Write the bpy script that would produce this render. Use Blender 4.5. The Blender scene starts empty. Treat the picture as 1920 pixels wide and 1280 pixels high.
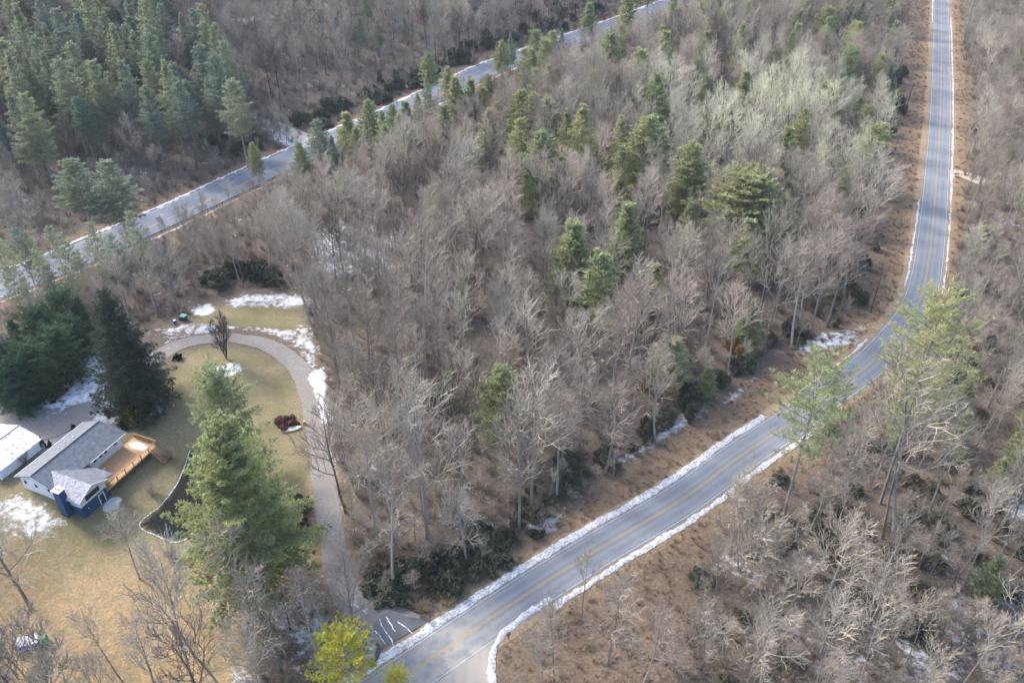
import bpy, math, random
import numpy as np
from mathutils import Vector, noise as mn
R = math.radians
sc = bpy.context.scene
# ---------------------------------------------------------------- camera, sky, sun
F = 1560.0; TH = R(35.5); CH = 100.0
cam = bpy.data.cameras.new('camera'); camo = bpy.data.objects.new('camera', cam)
sc.collection.objects.link(camo); sc.camera = camo
camo.location = (0, 0, CH); camo.rotation_euler = (R(90) - TH, 0, 0)
cam.sensor_width = 36; cam.lens = 36 * F / 1920; cam.clip_end = 12000; cam.clip_start = 1
SUN_EL, SUN_AZ = R(36), R(-56)        # azimuth from +Y towards +X (negative: from the left)
sdir = Vector((math.cos(SUN_EL) * math.sin(SUN_AZ), math.cos(SUN_EL) * math.cos(SUN_AZ), math.sin(SUN_EL)))
sl = bpy.data.lights.new('sun', 'SUN'); sl.energy = 1.5; sl.angle = R(10); sl.color = (1, .965, .91)
so = bpy.data.objects.new('sun', sl); sc.collection.objects.link(so)
so.rotation_euler = sdir.to_track_quat('Z', 'Y').to_euler(); so.location = (-100, 100, 200)
w = bpy.data.worlds.new('World'); sc.world = w; w.use_nodes = True
nt = w.node_tree; bg = nt.nodes['Background']; sk = nt.nodes.new('ShaderNodeTexSky'); sk.sky_type = 'NISHITA'
sk.sun_disc = False; sk.sun_elevation = SUN_EL; sk.sun_rotation = SUN_AZ; sk.air_density = 1.0; sk.dust_density = 2.5
nt.links.new(sk.outputs[0], bg.inputs[0]); bg.inputs[1].default_value = 0.15
sc.view_settings.view_transform = 'Standard'; sc.view_settings.look = 'None'
sc.view_settings.exposure = 1.78; sc.view_settings.gamma = 1
sc.render.resolution_x = 1024; sc.render.resolution_y = 682
sc.render.engine = 'CYCLES'
sc.cycles.max_bounces = 5; sc.cycles.diffuse_bounces = 3; sc.cycles.transmission_bounces = 3; sc.cycles.transparent_max_bounces = 4

# ---------------------------------------------------------------- helpers
st, ct = math.sin(TH), math.cos(TH)
def ss(t): t = np.clip(t, 0, 1); return t * t * (3 - 2 * t)
HA = (.383, .924); HB = (.924, -.383); HO = (-75.4, 94.0)          # house axes (along, across) and origin
HWPX = [(-60, 558), (0, 535), (100, 497), (262, 429), (400, 366), (525, 307), (640, 256), (749, 209), (926, 126), (1095, 66), (1175, 38), (1290, -6)]
def g0(px, py, z=0.0):
    u = (px - 960) / F; v = (py - 640) / F; t = (CH - z) / (st + v * ct)
    return (t * u, t * (ct - v * st))
HW = np.array([g0(*p) for p in HWPX])
def poly_dist(pts, x, y):
    """signed distance to a polyline (positive on its left when walking along it)"""
    x = np.asarray(x, float); y = np.asarray(y, float)
    best = np.full(x.shape, 1e9); sg = np.ones(x.shape)
    for i in range(len(pts) - 1):
        ax, ay = pts[i]; bx, by = pts[i + 1]; dx, dy = bx - ax, by - ay
        t = ((x - ax) * dx + (y - ay) * dy) / (dx * dx + dy * dy)
        if i == 0: t = np.minimum(t, 1)
        elif i == len(pts) - 2: t = np.maximum(t, 0)
        else: t = np.clip(t, 0, 1)
        ex, ey = x - ax - t * dx, y - ay - t * dy
        d = np.hypot(ex, ey); s = np.sign(dx * (y - ay) - dy * (x - ax))
        m = d < best; best = np.where(m, d, best); sg = np.where(m, s, sg)
    return best * np.where(sg == 0, 1, sg)
def T(x, y):
    x = np.asarray(x, float); y = np.asarray(y, float)
    rx, ry = x - HO[0], y - HO[1]
    u = rx * HB[0] + ry * HB[1]; wv = rx * HA[0] + ry * HA[1]
    S = 1 - ss((u + 0) / 17.0)
    r = np.hypot(u, wv - 8)
    z = 2.6 * S * (1 - ss((r - 22) / 38.0))
    d = poly_dist(HW, x, y)
    z = z + 15 * ss((d - 11) / 140.0) + 25 * ss((d - 100) / 400.0)
    return z
def P(px, py, h=0.0):
    """ground point whose point h above it stands at this place of the picture"""
    z = 0.0
    for _ in range(14):
        x, y = g0(px, py, z + h); z = .5 * z + .5 * float(T(x, y))
    x, y = g0(px, py, z + h)
    return x, y
def proj(x, y, z):
    d = y * ct + (CH - z) * st
    return 960 + F * x / d, 640 + F * (-y * st + (CH - z) * ct) / d
def HL(u, wv, z=0):
    return Vector((HO[0] + u * HB[0] + wv * HA[0], HO[1] + u * HB[1] + wv * HA[1], z))

col = sc.collection
def tag(o, label=None, cat=None, group=None, kind=None):
    if label: o['label'] = label
    if cat: o['category'] = cat
    if group: o['group'] = group
    if kind: o['kind'] = kind
    return o
def empty(name, loc, rz=0):
    o = bpy.data.objects.new(name, None); col.objects.link(o); o.location = loc; o.rotation_euler = (0, 0, rz)
    o.empty_display_size = .5
    return o
def mesh(name, V, Fc, mats, parent=None, midx=None, smooth=False):
    me = bpy.data.meshes.new(name); me.from_pydata([tuple(v) for v in V], [], [tuple(f) for f in Fc])
    for m in (mats if isinstance(mats, list) else [mats]): me.materials.append(m)
    if midx is not None: me.polygons.foreach_set('material_index', midx)
    if smooth: me.polygons.foreach_set('use_smooth', [True] * len(me.polygons))
    me.update()
    o = bpy.data.objects.new(name, me); col.objects.link(o)
    if parent is not None: o.parent = parent
    return o
class MB:
    def __init__(s): s.V = []; s.F = []
    def add(s, V, Fc):
        n = len(s.V); s.V += [tuple(v) for v in V]; s.F += [tuple(i + n for i in f) for f in Fc]
    def box(s, o, ax, ay, az):
        """o corner, three edge vectors"""
        o, ax, ay, az = map(Vector, (o, ax, ay, az))
        v = [o, o + ax, o + ax + ay, o + ay]; v += [p + az for p in v]
        s.add(v, [(0, 3, 2, 1), (4, 5, 6, 7), (0, 1, 5, 4), (1, 2, 6, 5), (2, 3, 7, 6), (3, 0, 4, 7)])
    def tube(s, pts, rad, n=6, cap=True):
        pts = [Vector(p) for p in pts]; base = len(s.V)
        up = Vector((0, 0, 1))
        for i, p in enumerate(pts):
            d = (pts[min(i + 1, len(pts) - 1)] - pts[max(i - 1, 0)]).normalized()
            a = d.cross(up if abs(d.z) < .95 else Vector((1, 0, 0))).normalized(); b = a.cross(d)
            r = rad[i] if hasattr(rad, '__len__') else rad
            for k in range(n):
                t = 2 * math.pi * k / n; s.V.append(tuple(p + (a * math.cos(t) + b * math.sin(t)) * r))
        for i in range(len(pts) - 1):
            for k in range(n):
                a0 = base + i * n + k; a1 = base + i * n + (k + 1) % n
                s.F.append((a0, a1, a1 + n, a0 + n))
        if cap:
            s.F.append(tuple(base + k for k in range(n))[::-1]); e = base + (len(pts) - 1) * n
            s.F.append(tuple(e + k for k in range(n)))
    def build(s, name, m, parent=None, smooth=False): return mesh(name, s.V, s.F, m, parent, smooth=smooth)

def nodes(name):
    m = bpy.data.materials.new(name); m.use_nodes = True; return m, m.node_tree, m.node_tree.nodes['Principled BSDF']
def rgba(c): return (c[0], c[1], c[2], 1)
def noise_fac(t, scale, detail=4, lo=.35, hi=.65, coord='Object', dist=0, scl=None, rough=.55):
    tc = t.nodes.new('ShaderNodeTexCoord'); n = t.nodes.new('ShaderNodeTexNoise')
    n.inputs['Scale'].default_value = scale; n.inputs['Detail'].default_value = detail; n.inputs['Roughness'].default_value = rough
    n.inputs['Distortion'].default_value = dist
    src = tc.outputs[coord]
    if scl:
        mp = t.nodes.new('ShaderNodeMapping'); mp.inputs['Scale'].default_value = scl; t.links.new(src, mp.inputs[0]); src = mp.outputs[0]
    t.links.new(src, n.inputs['Vector'])
    r = t.nodes.new('ShaderNodeMapRange'); r.inputs[1].default_value = lo; r.inputs[2].default_value = hi
    t.links.new(n.outputs[0], r.inputs[0]); return r.outputs[0]
def mix(t, f, a, b, mode='MIX'):
    m = t.nodes.new('ShaderNodeMix'); m.data_type = 'RGBA'; m.blend_type = mode
    for s, v in ((m.inputs[0], f), (m.inputs[6], a), (m.inputs[7], b)):
        if isinstance(v, (int, float)): s.default_value = v
        elif isinstance(v, tuple): s.default_value = rgba(v)
        else: t.links.new(v, s)
    return m.outputs[2]
def math_(t, op, a, b=None, clamp=False):
    m = t.nodes.new('ShaderNodeMath'); m.operation = op; m.use_clamp = clamp
    for s, v in ((m.inputs[0], a), (m.inputs[1], b)):
        if v is None: continue
        if isinstance(v, (int, float)): s.default_value = v
        else: t.links.new(v, s)
    return m.outputs[0]
def bump(t, b, h, strength=.5, dist=.1):
    n = t.nodes.new('ShaderNodeBump'); n.inputs['Strength'].default_value = strength; n.inputs['Distance'].default_value = dist
    t.links.new(h, n.inputs['Height']); t.links.new(n.outputs[0], b.inputs['Normal'])
def simple(name, c1, c2=None, scale=3, rough=.8, lo=.35, hi=.65, bmp=0, coord='Object', scl=None):
    m, t, b = nodes(name); b.inputs['Roughness'].default_value = rough
    b.inputs['Specular IOR Level'].default_value = .25
    if c2 is None: c2 = tuple(x * .8 for x in c1)
    f = noise_fac(t, scale, 4, lo, hi, coord, scl=scl)
    t.links.new(mix(t, f, c1, c2), b.inputs['Base Color'])
    if bmp: bump(t, b, f, bmp, .05)
    return m
def objrand(t):
    n = t.nodes.new('ShaderNodeObjectInfo'); return n.outputs['Random']
def foliage(name, a, b_, c, scale=.9, transl=.25):
    """needles or leaves: clumps of two greens, and a third tone that varies from tree to tree"""
    m, t, b = nodes(name); b.inputs['Roughness'].default_value = .7; b.inputs['Specular IOR Level'].default_value = .2
    f = noise_fac(t, scale, 3, .38, .62); f2 = noise_fac(t, scale * 4, 2, .35, .7)
    cc = mix(t, f, a, b_); cc = mix(t, math_(t, 'MULTIPLY', objrand(t), .85), cc, c)
    cc = mix(t, math_(t, 'MULTIPLY', f2, .35), cc, tuple(x * 1.7 for x in a))
    t.links.new(cc, b.inputs['Base Color'])
    tr = t.nodes.new('ShaderNodeBsdfTranslucent'); t.links.new(cc, tr.inputs[0])
    mx = t.nodes.new('ShaderNodeMixShader'); mx.inputs[0].default_value = transl
    t.links.new(b.outputs[0], mx.inputs[1]); t.links.new(tr.outputs[0], mx.inputs[2])
    t.links.new(mx.outputs[0], t.nodes['Material Output'].inputs[0]); return m
def bark(name, a, b_, c, scale=1.2, stand=False):
    m, t, b = nodes(name); b.inputs['Roughness'].default_value = .9; b.inputs['Specular IOR Level'].default_value = .15
    f = noise_fac(t, scale, 4, .35, .65, scl=(1, 1, .3))
    cc = mix(t, f, a, b_); cc = mix(t, objrand(t), cc, c)
    fr = math_(t, 'FRACT', math_(t, 'MULTIPLY', objrand(t), 7.31)); cc = mix(t, math_(t, 'MULTIPLY', math_(t, 'GREATER_THAN', fr, .6), .42), cc, tuple(x * .45 for x in b_))
    if stand:      # stands of one species: paler and greyer ones in patches, one pale yellow stand by the upper clearing
        ge = t.nodes.new('ShaderNodeNewGeometry'); n = t.nodes.new('ShaderNodeTexNoise'); n.inputs['Scale'].default_value = .022; n.inputs['Detail'].default_value = 2
        t.links.new(ge.outputs['Position'], n.inputs['Vector']); mr = t.nodes.new('ShaderNodeMapRange'); mr.inputs[1].default_value = .42; mr.inputs[2].default_value = .6; t.links.new(n.outputs[0], mr.inputs[0])
        cc = mix(t, math_(t, 'MULTIPLY', mr.outputs[0], .5), cc, tuple(x * .62 for x in b_))
        vd = t.nodes.new('ShaderNodeVectorMath'); vd.operation = 'DISTANCE'; vd.inputs[1].default_value = (78, 236, 14); t.links.new(ge.outputs['Position'], vd.inputs[0])
        k = math_(t, 'SUBTRACT', 1.5, math_(t, 'DIVIDE', vd.outputs['Value'], 40), True); k = math_(t, 'MULTIPLY', k, math_(t, 'ADD', objrand(t), .25), True)
        cc = mix(t, k, cc, (.62, .60, .45))
    t.links.new(cc, b.inputs['Base Color']); return m

M = {}
M['pine'] = foliage('pine_needles', (.33, .36, .18), (.19, .235, .15), (.38, .37, .18), transl=.38)
M['bluepine'] = foliage('blue_green_needles', (.22, .265, .20), (.13, .18, .165), (.36, .36, .20), transl=.35)
M['yellowpine'] = foliage('yellow_green_needles', (.50, .46, .05), (.30, .32, .06), (.55, .48, .05))
M['bigpine'] = foliage('big_pine_needles', (.36, .39, .17), (.19, .24, .15), (.30, .33, .16), .35, .4)
M['spruce'] = foliage('spruce_needles', (.045, .068, .045), (.028, .045, .038), (.06, .075, .04))
M['hemlock'] = foliage('hemlock_needles', (.05, .10, .055), (.03, .06, .045), (.09, .14, .06), .6)
M['rhodo'] = foliage('evergreen_leaves', (.085, .09, .055), (.04, .048, .035), (.13, .125, .075), 1.5, .15)
M['orange'] = foliage('dead_orange_needles', (.3, .14, .03), (.2, .1, .03), (.25, .16, .04))
M['oliveleaf'] = foliage('olive_leaves', (.10, .11, .015), (.04, .055, .012), (.12, .10, .02), 1.5, .1)
M['burgundy'] = foliage('burgundy_leaves', (.11, .035, .035), (.05, .018, .022), (.13, .05, .04), 1.5, .1)
M['darkleaf'] = foliage('dark_leaves', (.02, .022, .014), (.012, .012, .01), (.02, .02, .012), 2, .05)
M['bark'] = bark('grey_bark', (.25, .235, .215), (.13, .12, .11), (.34, .32, .29))
M['darkbark'] = bark('dark_bark', (.075, .062, .052), (.04, .034, .03), (.10, .085, .07))
M['twig'] = bark('twigs', (.51, .455, .375), (.33, .295, .245), (.44, .37, .29), .25, stand=True)
M['redtwig'] = bark('reddish_twigs', (.43, .335, .275), (.30, .235, .195), (.48, .40, .33), .25, stand=True)
M['darktwig'] = bark('dark_twigs', (.14, .11, .095), (.10, .075, .07), (.19, .15, .13), .3)
M['brush'] = bark('brush_stems', (.24, .185, .14), (.13, .10, .075), (.36, .30, .24), .5)
M['vergebrush'] = bark('dead_weed_stems', (.40, .27, .17), (.30, .19, .125), (.44, .34, .23), .5)
M['straw'] = bark('straw', (.42, .32, .17), (.32, .22, .11), (.45, .35, .2), 1)

# ---------------------------------------------------------------- road lines
def cat(pts, step=1.5):
    pts = [np.array(p, float) for p in pts]; Q = [2 * pts[0] - pts[1]] + pts + [2 * pts[-1] - pts[-2]]; out = []
    for i in range(1, len(Q) - 2):
        p0, p1, p2, p3 = Q[i - 1:i + 3]; n = max(2, int(np.linalg.norm(p2[:2] - p1[:2]) / step))
        for k in range(n):
            t = k / n; out.append(.5 * (2 * p1 + (p2 - p0) * t + (2 * p0 - 5 * p1 + 4 * p2 - p3) * t * t + (3 * p1 - p0 - 3 * p2 + p3) * t ** 3))
    out.append(Q[-2]); return np.array(out)
RD_PX = [(480, 1452), (600, 1376), (742, 1280), (960, 1132), (1120, 1030), (1277, 937), (1391, 853), (1481, 793), (1560, 735), (1626, 686), (1678, 633), (1712, 588), (1730, 545), (1741, 490), (1750, 410), (1757, 320), (1762, 240), (1764.5, 160), (1765, 80), (1765, 0), (1765, -60)]
RD = cat([g0(*p) for p in RD_PX]); HWL = cat([tuple(p) for p in HW], 2)
DR_PX = [(742, 1190, 9.5), (722, 1168, 7), (700, 1152, 4.6), (672, 1138, 4.0), (650, 1115, 4.0), (632, 1060, 3.9), (621, 1000, 3.9), (607, 900, 4.0), (597, 830, 4.1), (590, 770, 4.2), (577, 722, 4.2), (551, 680, 4.1), (505, 649, 4.0), (455, 636, 3.7), (400, 634, 3.7), (340, 645, 4.0), (290, 672, 4.5), (240, 712, 5.5), (190, 745, 7), (140, 772, 9), (90, 790, 10), (40, 800, 10), (-20, 812, 10)]
DR = cat([P(a, b) + (c,) for a, b, c in DR_PX], 1.0)
SIDE = cat([g0(800, 1240), g0(850, 1275), g0(880, 1330), g0(900, 1400), g0(915, 1480)])

def frames(L):
    d = np.gradient(L[:, :2], axis=0); d /= np.linalg.norm(d, axis=1)[:, None]
    return d, np.stack([-d[:, 1], d[:, 0]], 1)          # tangent, left normal
def strip(name, L, offs, z, m, widths=None, s0=0, s1=None, kind='structure', jitter=None, prof=None):
    d, nrm = frames(L); s = np.concatenate([[0], np.cumsum(np.linalg.norm(np.diff(L[:, :2], axis=0), axis=1))])
    keep = (s >= s0) & (s <= (s1 if s1 is not None else 1e9)); idx = np.where(keep)[0]
    V = []; Fc = []; UV = []
    offs = np.array(offs, float); n = len(offs)
    for i in idx:
        sc_ = widths[i] / 2 if widths is not None else 1
        for k, o in enumerate(offs):
            oo = o * sc_
            if jitter: oo = jitter(s[i], k, oo)
            x, y = L[i, 0] + nrm[i, 0] * oo, L[i, 1] + nrm[i, 1] * oo
            V.append((x, y, float(T(x, y)) + z + (prof[k] if prof else 0))); UV.append((oo, s[i]))
    for i in range(len(idx) - 1):
        for k in range(n - 1):
            a = i * n + k; Fc.append((a, a + n, a + n + 1, a + 1))
    o = mesh(name, V, Fc, m); uv = o.data.uv_layers.new(name='UVMap')
    for lp in o.data.loops: uv.data[lp.index].uv = UV[lp.vertex_index]
    # face up
    if o.data.polygons[0].normal.z < 0: o.data.flip_normals()
    if kind: o['kind'] = kind
    return o, np.array(V)

# ---------------------------------------------------------------- ground masks
def inpoly(pts, x, y):
    c = np.zeros(x.shape, bool); n = len(pts)
    for i in range(n):
        x1, y1 = pts[i]; x2, y2 = pts[(i + 1) % n]
        if y1 == y2: continue
        c ^= ((y1 > y) != (y2 > y)) & (x < (x2 - x1) * (y - y1) / (y2 - y1) + x1)
    return c
def sdpoly(pts, x, y):
    x = np.asarray(x, float); y = np.asarray(y, float); best = np.full(x.shape, 1e9); n = len(pts)
    for i in range(n):
        ax, ay = pts[i]; bx, by = pts[(i + 1) % n]; dx, dy = bx - ax, by - ay
        t = np.clip(((x - ax) * dx + (y - ay) * dy) / (dx * dx + dy * dy + 1e-9), 0, 1)
        best = np.minimum(best, np.hypot(x - ax - t * dx, y - ay - t * dy))
    return np.where(inpoly(pts, x, y), best, -best)
def PP(l): return [P(*p) for p in l]
def soft(pts, x, y, w_): return ss(sdpoly(pts, x, y) / w_ * .5 + .5)
YARD = PP([(-80, 1300), (470, 1330), (505, 1200), (575, 1130), (610, 1110), (590, 900), (575, 800), (600, 700), (575, 610), (575, 548), (480, 542), (400, 553), (350, 590), (290, 605), (190, 650), (60, 730), (-80, 770)])
LAWN = PP([(-80, 1340), (430, 1340), (470, 1150), (585, 1060), (588, 900), (578, 820), (580, 740), (545, 690), (490, 660), (430, 648), (370, 655), (330, 665), (310, 720), (315, 765), (240, 800), (230, 830), (20, 905), (-80, 900)])
LAWN2 = PP([(352, 592), (400, 572), (560, 572), (580, 610), (580, 640), (540, 620), (430, 610), (360, 605)])
PARK = PP([(-80, 770), (60, 755), (110, 745), (190, 715), (240, 730), (215, 790), (150, 805), (80, 850), (0, 850), (-80, 850)])
VERGE = PP([(1705, -60), (1750, -60), (1752, 320), (1722, 500), (1690, 600), (1560, 705), (1440, 775), (1200, 925), (1000, 1075), (860, 1160), (780, 1165), (760, 1150), (850, 1110), (960, 1050), (1040, 985), (1140, 910), (1230, 840), (1320, 770), (1430, 690), (1530, 640), (1600, 590), (1615, 500), (1640, 350), (1668, 180), (1690, 80)])
VERGE2 = PP([(1778, -60), (1800, -60), (1806, 100), (1822, 190), (1812, 290), (1800, 420), (1775, 560), (1740, 640), (1760, 420), (1772, 200)])
VERGE3 = PP([(925, 1300), (940, 1220), (1000, 1170), (1200, 1030), (1480, 855), (1540, 830), (1560, 860), (1440, 960), (1330, 1040), (1290, 1130), (1280, 1200), (1200, 1310)])
MULCH = PP([(262, 985), (300, 950), (328, 915), (345, 880), (356, 845), (395, 850), (400, 900), (380, 960), (372, 990), (335, 1014), (298, 1005)])
SNOW = [(PP(l), a, e) for l, a, e in [
    ([(400, 566), (445, 550), (540, 545), (585, 552), (575, 575), (520, 583), (430, 578)], .66, 3),
    ([(572, 700), (612, 680), (628, 790), (600, 800)], .72, 1.2),
    ([(640, 1118), (680, 1130), (735, 1150), (700, 1160), (660, 1145)], .66, 1.5),
    ([(352, 580), (398, 566), (408, 582), (398, 592), (360, 594)], .8, 2),
    ([(295, 655), (305, 618), (350, 600), (430, 606), (500, 612), (545, 612), (560, 600), (590, 612), (605, 690), (618, 760), (600, 740), (575, 690), (550, 650), (510, 630), (430, 622), (330, 640)], .60, 2),
    ([(10, 925), (45, 912), (100, 940), (150, 975), (160, 985), (110, 1010), (60, 1020), (0, 1010), (-60, 990), (-60, 930)], .70, 5),
    ([(40, 770), (90, 700), (180, 655), (215, 690), (245, 735), (325, 760), (300, 785), (215, 800), (150, 805), (180, 760), (110, 770)], .70, 2.5),
    ([(385, 690), (440, 675), (470, 690), (400, 725)], .8, 1.2),
    ([(975, 985), (1010, 955), (1060, 960), (1050, 1000), (1000, 1020)], .74, 2.5),
    ([(1110, 880), (1200, 830), (1290, 755), (1345, 770), (1300, 800), (1190, 865)], .74, 2.5),
    ([(1340, 755), (1430, 680), (1455, 690), (1380, 765)], .62, 2.5),
    ([(1470, 660), (1540, 615), (1640, 600), (1620, 650), (1500, 672)], .6, 2.5),
    ([(470, 1120), (600, 1120), (680, 1165), (715, 1195), (735, 1235), (660, 1260), (500, 1190)], .6, 2),
    ([(700, 1150), (780, 1170), (850, 1165), (900, 1110), (790, 1145)], .6, 2),
    ([(555, 430), (640, 400), (760, 420), (770, 520), (640, 535), (560, 520)], .60, 6),
    ([(400, 1230), (470, 1225), (560, 1300), (420, 1320)], .55, 3),
    ([(1280, 1060), (1440, 940), (1600, 960), (1620, 1060), (1480, 1160), (1330, 1130)], .5, 6),
    ([(1560, 1130), (1700, 1060), (2000, 1060), (2000, 1330), (1500, 1330)], .52, 8),
    ([(1850, 900), (2000, 860), (2000, 1000), (1860, 980)], .6, 4),
    ([(500, 232), (560, 240), (600, 262), (560, 285), (500, 262)], .7, 3),
]]
def masks(x, y):
    x = np.asarray(x, float); y = np.asarray(y, float)
    lawn = np.maximum(soft(LAWN, x, y, 2.5), soft(LAWN2, x, y, 1.5))
    snow = np.full(x.shape, .40)
    snow *= (1 - .75 * lawn)
    v = np.maximum.reduce([soft(VERGE, x, y, 3), soft(VERGE2, x, y, 3), soft(VERGE3, x, y, 5)])
    dh = poly_dist(HW, x, y)
    v = np.maximum(v, ss((13 - np.abs(dh)) / 4) * .9)
    snow = np.where(v > .1, snow * (1 - .5 * v), snow)
    for pts, a, e in SNOW: snow = np.maximum(snow, a * soft(pts, x, y, e))
    park = soft(PARK, x, y, 1.5)
    mul = soft(MULCH, x, y, .4)
    # orange leaf litter: bottom of the lawn and along the roads
    rd = np.abs(poly_dist(RD[::4], x, y))
    orange = np.maximum(ss((9 - rd) / 6), ss((92 - y) / 18) * lawn)
    dd = np.abs(poly_dist(DR[::4, :2], x, y)); orange = np.maximum(orange, ss((3.6 - dd) / 2) * (y < 105) * .9)
    return lawn, snow, v, park, mul, orange
def paint(me, x, y):
    l, s, v, p, mu, o = masks(x, y); n = len(x)
    for nm, c in (('maska', (l, s, v)), ('maskb', (p, mu, o))):
        a = me.color_attributes.new(nm, 'FLOAT_COLOR', 'POINT'); d = np.ones((n, 4), np.float32)
        for i in range(3): d[:, i] = c[i]
        a.data.foreach_set('color', d.ravel())
def attr(t, nm):
    a = t.nodes.new('ShaderNodeAttribute'); a.attribute_name = nm; s = t.nodes.new('ShaderNodeSeparateColor')
    t.links.new(a.outputs['Color'], s.inputs[0]); return s.outputs
def snowmix(t, base, snow_amt, k=4.5):
    """snow lies where the amount beats a ragged noise"""
    n = noise_fac(t, .9, 8, .15, .85, rough=.72); n2 = noise_fac(t, .16, 3, .25, .75)
    nn = math_(t, 'ADD', math_(t, 'MULTIPLY', n, .7), math_(t, 'MULTIPLY', n2, .3))
    f = math_(t, 'MULTIPLY', math_(t, 'SUBTRACT', snow_amt, nn), k, True)
    return mix(t, f, base, (.72, .74, .78)), f
m, t, b = nodes('forest_floor'); M['ground'] = m
b.inputs['Roughness'].default_value = .95; b.inputs['Specular IOR Level'].default_value = .1
A_ = attr(t, 'maska'); B_ = attr(t, 'maskb')
fine = noise_fac(t, 2.2, 8, .33, .67, rough=.75); big = noise_fac(t, .12, 4, .35, .65); mid = noise_fac(t, .5, 5, .35, .65)
lit = mix(t, fine, (.07, .055, .042), (.29, .23, .18)); lit = mix(t, math_(t, 'MULTIPLY', mid, .5), lit, (.14, .10, .075))
lit = mix(t, math_(t, 'MULTIPLY', big, .35), lit, (.085, .075, .05))
lw = mix(t, fine, (.16, .135, .07), (.36, .30, .19)); lw = mix(t, math_(t, 'MULTIPLY', big, .8), lw, (.13, .135, .06)); lw = mix(t, math_(t, 'MULTIPLY', mid, .4), lw, (.26, .20, .12))
vg = mix(t, fine, (.14, .085, .055), (.38, .275, .185)); vg = mix(t, math_(t, 'MULTIPLY', mid, .7), vg, (.18, .115, .08))
oc = mix(t, fine, (.26, .155, .07), (.50, .36, .21)); oc2 = noise_fac(t, .7, 5, .3, .6)
c = mix(t, math_(t, 'MULTIPLY', A_[2], .85), lit, vg); c = mix(t, A_[0], c, lw)
c = mix(t, math_(t, 'MULTIPLY', B_[2], math_(t, 'MULTIPLY', oc2, .95)), c, oc)
c = mix(t, B_[0], c, mix(t, fine, (.22, .22, .225), (.32, .31, .29)))
c, sf = snowmix(t, c, A_[1])
c = mix(t, B_[1], c, mix(t, fine, (.005, .006, .006), (.03, .031, .026)))
t.links.new(c, b.inputs['Base Color']); bump(t, b, fine, .6, .25)
# one sheet: fine where the picture looks, coarse out to the horizon
xs = np.concatenate([np.linspace(-5000, -500, 10), np.arange(-380, -160, 5), np.arange(-160, 160, .9), np.arange(160, 300, 2.5), np.arange(300, 381, 10), np.linspace(500, 5000, 10)])
ys = np.concatenate([np.linspace(-3000, -200, 8), np.arange(-80, 40, 20), np.arange(40, 150, .8), np.arange(150, 330, 1.3), np.arange(330, 560, 3), np.arange(560, 800, 30), np.linspace(900, 6000, 12)])
X, Y = np.meshgrid(xs, ys); Z = T(X, Y)
und = .25 * (np.sin(X * .11 + np.cos(Y * .07) * 2) * np.cos(Y * .13)) 
dr = np.abs(poly_dist(RD[::4], X, Y)); dd = np.abs(poly_dist(DR[::4, :2], X, Y)); dh = np.abs(poly_dist(HW, X, Y))
damp = ss((np.minimum.reduce([dr, dd, dh]) - 10) / 8) * ss((-sdpoly(YARD, X, Y)) / 10)
Z = Z + und * damp - .02
nx, ny = len(xs), len(ys)
me = bpy.data.meshes.new('ground'); me.vertices.add(nx * ny)
me.vertices.foreach_set('co', np.stack([X, Y, Z], -1).ravel().astype(np.float32))
I = (np.arange(ny - 1)[:, None] * nx + np.arange(nx - 1)[None, :]).ravel()
q = np.stack([I, I + 1, I + nx + 1, I + nx], 1).ravel(); nf = len(I)
me.loops.add(nf * 4); me.loops.foreach_set('vertex_index', q); me.polygons.add(nf)
me.polygons.foreach_set('loop_start', np.arange(nf) * 4)
me.polygons.foreach_set('use_smooth', np.ones(nf, bool))
me.update(calc_edges=True); me.validate(); me.materials.append(M['ground']); paint(me, X.ravel(), Y.ravel())
gr = bpy.data.objects.new('ground', me); col.objects.link(gr); gr['kind'] = 'structure'

# ---------------------------------------------------------------- roads
def asphalt(name, c1, c2, tracks=None, dirt=None):
    m, t, b = nodes(name); b.inputs['Roughness'].default_value = .85; b.inputs['Specular IOR Level'].default_value = .3
    f = noise_fac(t, 1.0, 5, .3, .7, 'UV', scl=(1.2, .06, 1)); f2 = noise_fac(t, 6, 6, .3, .7, rough=.7); f3 = noise_fac(t, .25, 4, .35, .65)
    c = mix(t, f, c1, c2); c = mix(t, math_(t, 'MULTIPLY', f2, .25), c, tuple(x * .7 for x in c1)); c = mix(t, math_(t, 'MULTIPLY', f3, .3), c, tuple(x * 1.25 for x in c2))
    if tracks:
        tc = t.nodes.new('ShaderNodeTexCoord'); s = t.nodes.new('ShaderNodeSeparateXYZ'); t.links.new(tc.outputs['UV'], s.inputs[0])
        for off in tracks:
            d = math_(t, 'ABSOLUTE', math_(t, 'SUBTRACT', s.outputs[0], off)); k = math_(t, 'SUBTRACT', 1, math_(t, 'DIVIDE', d, .45), True)
            c = mix(t, math_(t, 'MULTIPLY', k, .35), c, tuple(x * 1.35 for x in c2))
    if dirt:
        tc = t.nodes.new('ShaderNodeTexCoord'); vd = t.nodes.new('ShaderNodeVectorMath'); vd.operation = 'DISTANCE'
        vd.inputs[1].default_value = dirt[0]; t.links.new(tc.outputs['Object'], vd.inputs[0])
        k = math_(t, 'SUBTRACT', 1, math_(t, 'DIVIDE', vd.outputs['Value'], dirt[1]), True)
        k = math_(t, 'MULTIPLY', k, noise_fac(t, .6, 5, .3, .6), True)
        c = mix(t, math_(t, 'MULTIPLY', k, .9, True), c, (.42, .37, .30))
    t.links.new(c, b.inputs['Base Color']); bump(t, b, f2, .2, .02); return m
jx, jy = g0(850, 1250)
M['asphalt'] = asphalt('road_asphalt', (.165, .175, .20), (.21, .22, .235), (1.0, 2.45, -1.0, -2.45), ((jx, jy, 0), 14))
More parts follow.
